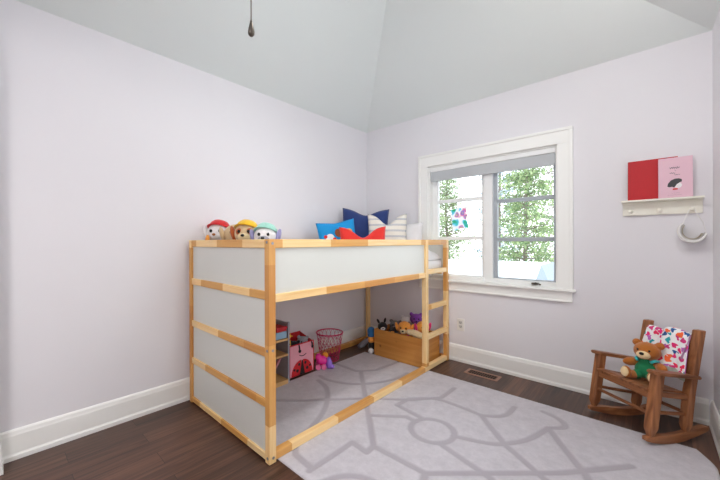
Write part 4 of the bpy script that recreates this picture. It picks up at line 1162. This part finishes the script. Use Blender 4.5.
def tree(label, x, y, h, spread, n, leaf, seed, dense=1.0, zg=-3.4):
    rn = random.Random(seed)
    t = thing('tree', label, 'tree', (x, y, zg), rn.random() * 6, 'trees outside the window')
    b = B(); tube(b, [(0, 0, 0), (0.1, 0, h * 0.4), (-0.05, 0.1, h * 0.75), (0, 0, h)], [0.14, 0.10, 0.06, 0.02], 10); obj('trunk', b, BARK, t, True)
    bb = B(); lb = B()
    for i in range(n):
        f = 0.12 + 0.86 * (i + rn.random()) / n
        a = i * 2.4 + rn.random(); ln = spread * (1 - f) ** 0.6 * (0.6 + 0.5 * rn.random()) + 0.25
        p0 = Vector((0, 0, h * f)); d = Vector((math.cos(a), math.sin(a), rn.uniform(-0.1, 0.45)))
        pts = [p0, p0 + d * ln * 0.5 + Vector((0, 0, 0.05)), p0 + d * ln + Vector((0, 0, rn.uniform(-0.15, 0.1)))]
        tube(bb, pts, [0.035, 0.022, 0.006], 5)
        for k in range(int(26 * dense)):
            q = rn.uniform(0.25, 1.05); c = p0.lerp(pts[2], q) + Vector((rn.gauss(0, .20), rn.gauss(0, .20), rn.gauss(0, .14)))
            s = rn.uniform(0.05, 0.12)
            e1 = Vector((rn.gauss(0, 1), rn.gauss(0, 1), rn.gauss(0, 1))).normalized(); e2 = e1.orthogonal().normalized()
            v = [lb.verts.new(c + e1 * s), lb.verts.new(c + e2 * s * .45), lb.verts.new(c - e1 * s), lb.verts.new(c - e2 * s * .45)]
            lb.faces.new(v)
    obj('branch', bb, BARK, t); obj('foliage', lb, leaf, t)
tree('green evergreen outside, filling most of the right hand sash', -2.2, 16.2, 9.8, 2.25, 105, LF[0], 11, 3.2)
tree('green leafy tree outside, seen through the left hand sash', -6.7, 16.6, 8.6, 2.0, 90, LF[0], 13, 2.6)
tree('tall pale bluish tree outside, behind the gap between the two green trees', -5.2, 21.8, 13.5, 2.3, 100, LF[1], 12, 2.6)
tree('bare twiggy tree outside, farthest back behind the right hand sash', -2.6, 27.2, 15.5, 2.7, 110, LF[2], 15, 2.2)
tree('bare brownish tree outside, far back behind the left hand sash', -10.4, 22.4, 12.5, 2.4, 90, LF[2], 14, 1.6)
# neighbour's low house with a pale roof and a gable
hs = thing('neighbour_house', 'pale roofed low house outside, seen at the bottom of the window', 'house', (-2.0, 8.2, -3.4))
WHT = simple('roof_white', S(232, 236, 240), 0.8, 0.03, 2); SID = simple('house_siding', S(146, 156, 172), 0.8, 0.05, 3)
b = B(); box(b, -4.2, 2.35, 0.2, 5.0, 0, 2.75); obj('wall', b, SID, hs)
b = B(); prism(b, [(0.0, 2.72), (2.6, 3.78), (5.2, 2.72), (5.2, 2.60), (2.6, 3.66), (0.0, 2.60)], 0, -4.4, 2.5); obj('roof', b, WHT, hs)
b = B(); prism(b, [(1.80, 2.7), (2.60, 2.7), (2.16, 3.86)], 1, -0.25, 1.6); obj('gable', b, SID, hs)

# ------------------------------------------------------------------ light
w = bpy.data.worlds.new('World'); bpy.context.scene.world = w; w.use_nodes = True
nt = w.node_tree; bg = nt.nodes['Background']
tc = nt.nodes.new('ShaderNodeTexCoord'); sp = nt.nodes.new('ShaderNodeSeparateXYZ'); rp = nt.nodes.new('ShaderNodeValToRGB')
nt.links.new(tc.outputs['Generated'], sp.inputs[0]); nt.links.new(sp.outputs[2], rp.inputs['Fac'])
rp.color_ramp.elements[0].position = 0.0; rp.color_ramp.elements[0].color = (0.98, 0.98, 1.0, 1); rp.color_ramp.elements[1].position = 0.8; rp.color_ramp.elements[1].color = (0.84, 0.92, 1.0, 1)
nt.links.new(rp.outputs['Color'], bg.inputs['Color']); bg.inputs['Strength'].default_value = 3.45

def lamp(name, kind, loc, power, col=(1, 1, 1), size=0.2, rot=(0, 0, 0), **kw):
    l = bpy.data.lights.new(name, kind); l.energy = power; l.color = col
    if kind == 'AREA': l.size = size
    elif kind == 'POINT': l.shadow_soft_size = size
    for k, v in kw.items(): setattr(l, k, v)
    o = bpy.data.objects.new(name, l); C.objects.link(o); o.location = loc; o.rotation_euler = rot
    return o
# daylight portal in the window opening (guides sampling of the sky, gives no light of its own)
p = lamp('window_daylight', 'AREA', (0.5 * (OX0 + OX1), T + 0.02, 0.5 * (OZ0 + OZ1)), 1, size=OX1 - OX0, rot=(math.radians(-90), 0, 0), shape='RECTANGLE', size_y=OZ1 - OZ0)
p.data.cycles.is_portal = True
p2 = lamp('added_window_portal', 'AREA', (W + T + 0.02, 0.5 * (RY0 + RY1), 0.5 * (RZ0 + RZ1)), 1, size=RZ1 - RZ0, rot=(0, math.radians(90), 0), shape='RECTANGLE', size_y=RY1 - RY0)  # sampling portal for the added side window
p2.data.cycles.is_portal = True
# added fill lamps, all out of view: sconce, downlight and hall lamp
sc_ = thing('fill_sconce', 'added fill lamp, a small white sconce above the added side window', 'lamp', (W, -1.3, 2.30))
b = B(); box(b, -0.012, 0, -0.05, 0.05, -0.05, 0.05, 0.004); cyl(b, (-0.01, 0, 0), (-0.06, 0, -0.01), 0.008); cyl(b, (-0.075, 0, -0.045), (-0.075, 0, -0.01), 0.02, 0.03); obj('bracket', b, M['fan'], sc_)
lamp('sconce_fill', 'POINT', (W - 0.139, -1.3, 2.35), 12.5, (1, 0.985, 0.965), 0.08)  # unseen fill, added to brighten the window wall
dl = thing('fill_downlight', 'added fill lamp, a small white downlight on the sloping ceiling above the rug', 'lamp', (1.75, -1.9, 2.965))
b = B(); cyl(b, (0, 0, 0), (0, 0, 0.13), 0.09, n=28); obj('housing', b, M['fan'], dl)
lamp('downlight_fill', 'AREA', (1.75, -1.9, 2.955), 17.5, (1, 0.985, 0.965), 0.16, shape='DISK')  # unseen fill, added to brighten the rug and floor
hl = thing('hall_fill_lamp', 'added fill lamp, round and white, on the hall ceiling behind the doorway', 'lamp', (1.9, -3.95, HC))
b = B(); lathe(b, [(0.18, 0.0), (0.18, -0.03), (0.15, -0.04)], 28); obj('lamp_base', b, M['fan'], hl)
lamp('hall_fill', 'AREA', (1.9, -3.95, HC - 0.06), 37, (1, 0.98, 0.96), 0.5, shape='DISK')  # unseen frontal fill, added behind the camera

# ------------------------------------------------------------------ camera
cam = bpy.data.cameras.new('camera'); co = bpy.data.objects.new('camera', cam); C.objects.link(co)
cam.sensor_width = 36.0; cam.sensor_fit = 'HORIZONTAL'; cam.lens = 327.552 / 720 * 36
cam.shift_x = (360 - 334.118) / 720; cam.shift_y = (242.1 - 240) / 720; cam.clip_start = 0.01
yaw, roll, pitch = 0.7686, 0.00396, -0.00084
co.matrix_world = Matrix.Translation((2.45994, -3.11337, 1.15764)) @ Matrix.Rotation(yaw, 4, 'Z') @ Matrix.Rotation(PI / 2 + pitch, 4, 'X') @ Matrix.Rotation(-roll, 4, 'Z')
sc = bpy.context.scene
sc.camera = co
sc.view_settings.view_transform = 'Standard'; sc.view_settings.look = 'None'; sc.view_settings.gamma = 1.0; sc.view_settings.use_curve_mapping = False
sc.view_settings.exposure = -0.06
cy = sc.cycles
cy.max_bounces = 12; cy.diffuse_bounces = 8; cy.glossy_bounces = 4; cy.transparent_max_bounces = 16; cy.caustics_reflective = False; cy.caustics_refractive = False
cy.use_denoising = True; cy.sample_clamp_indirect = 0.0
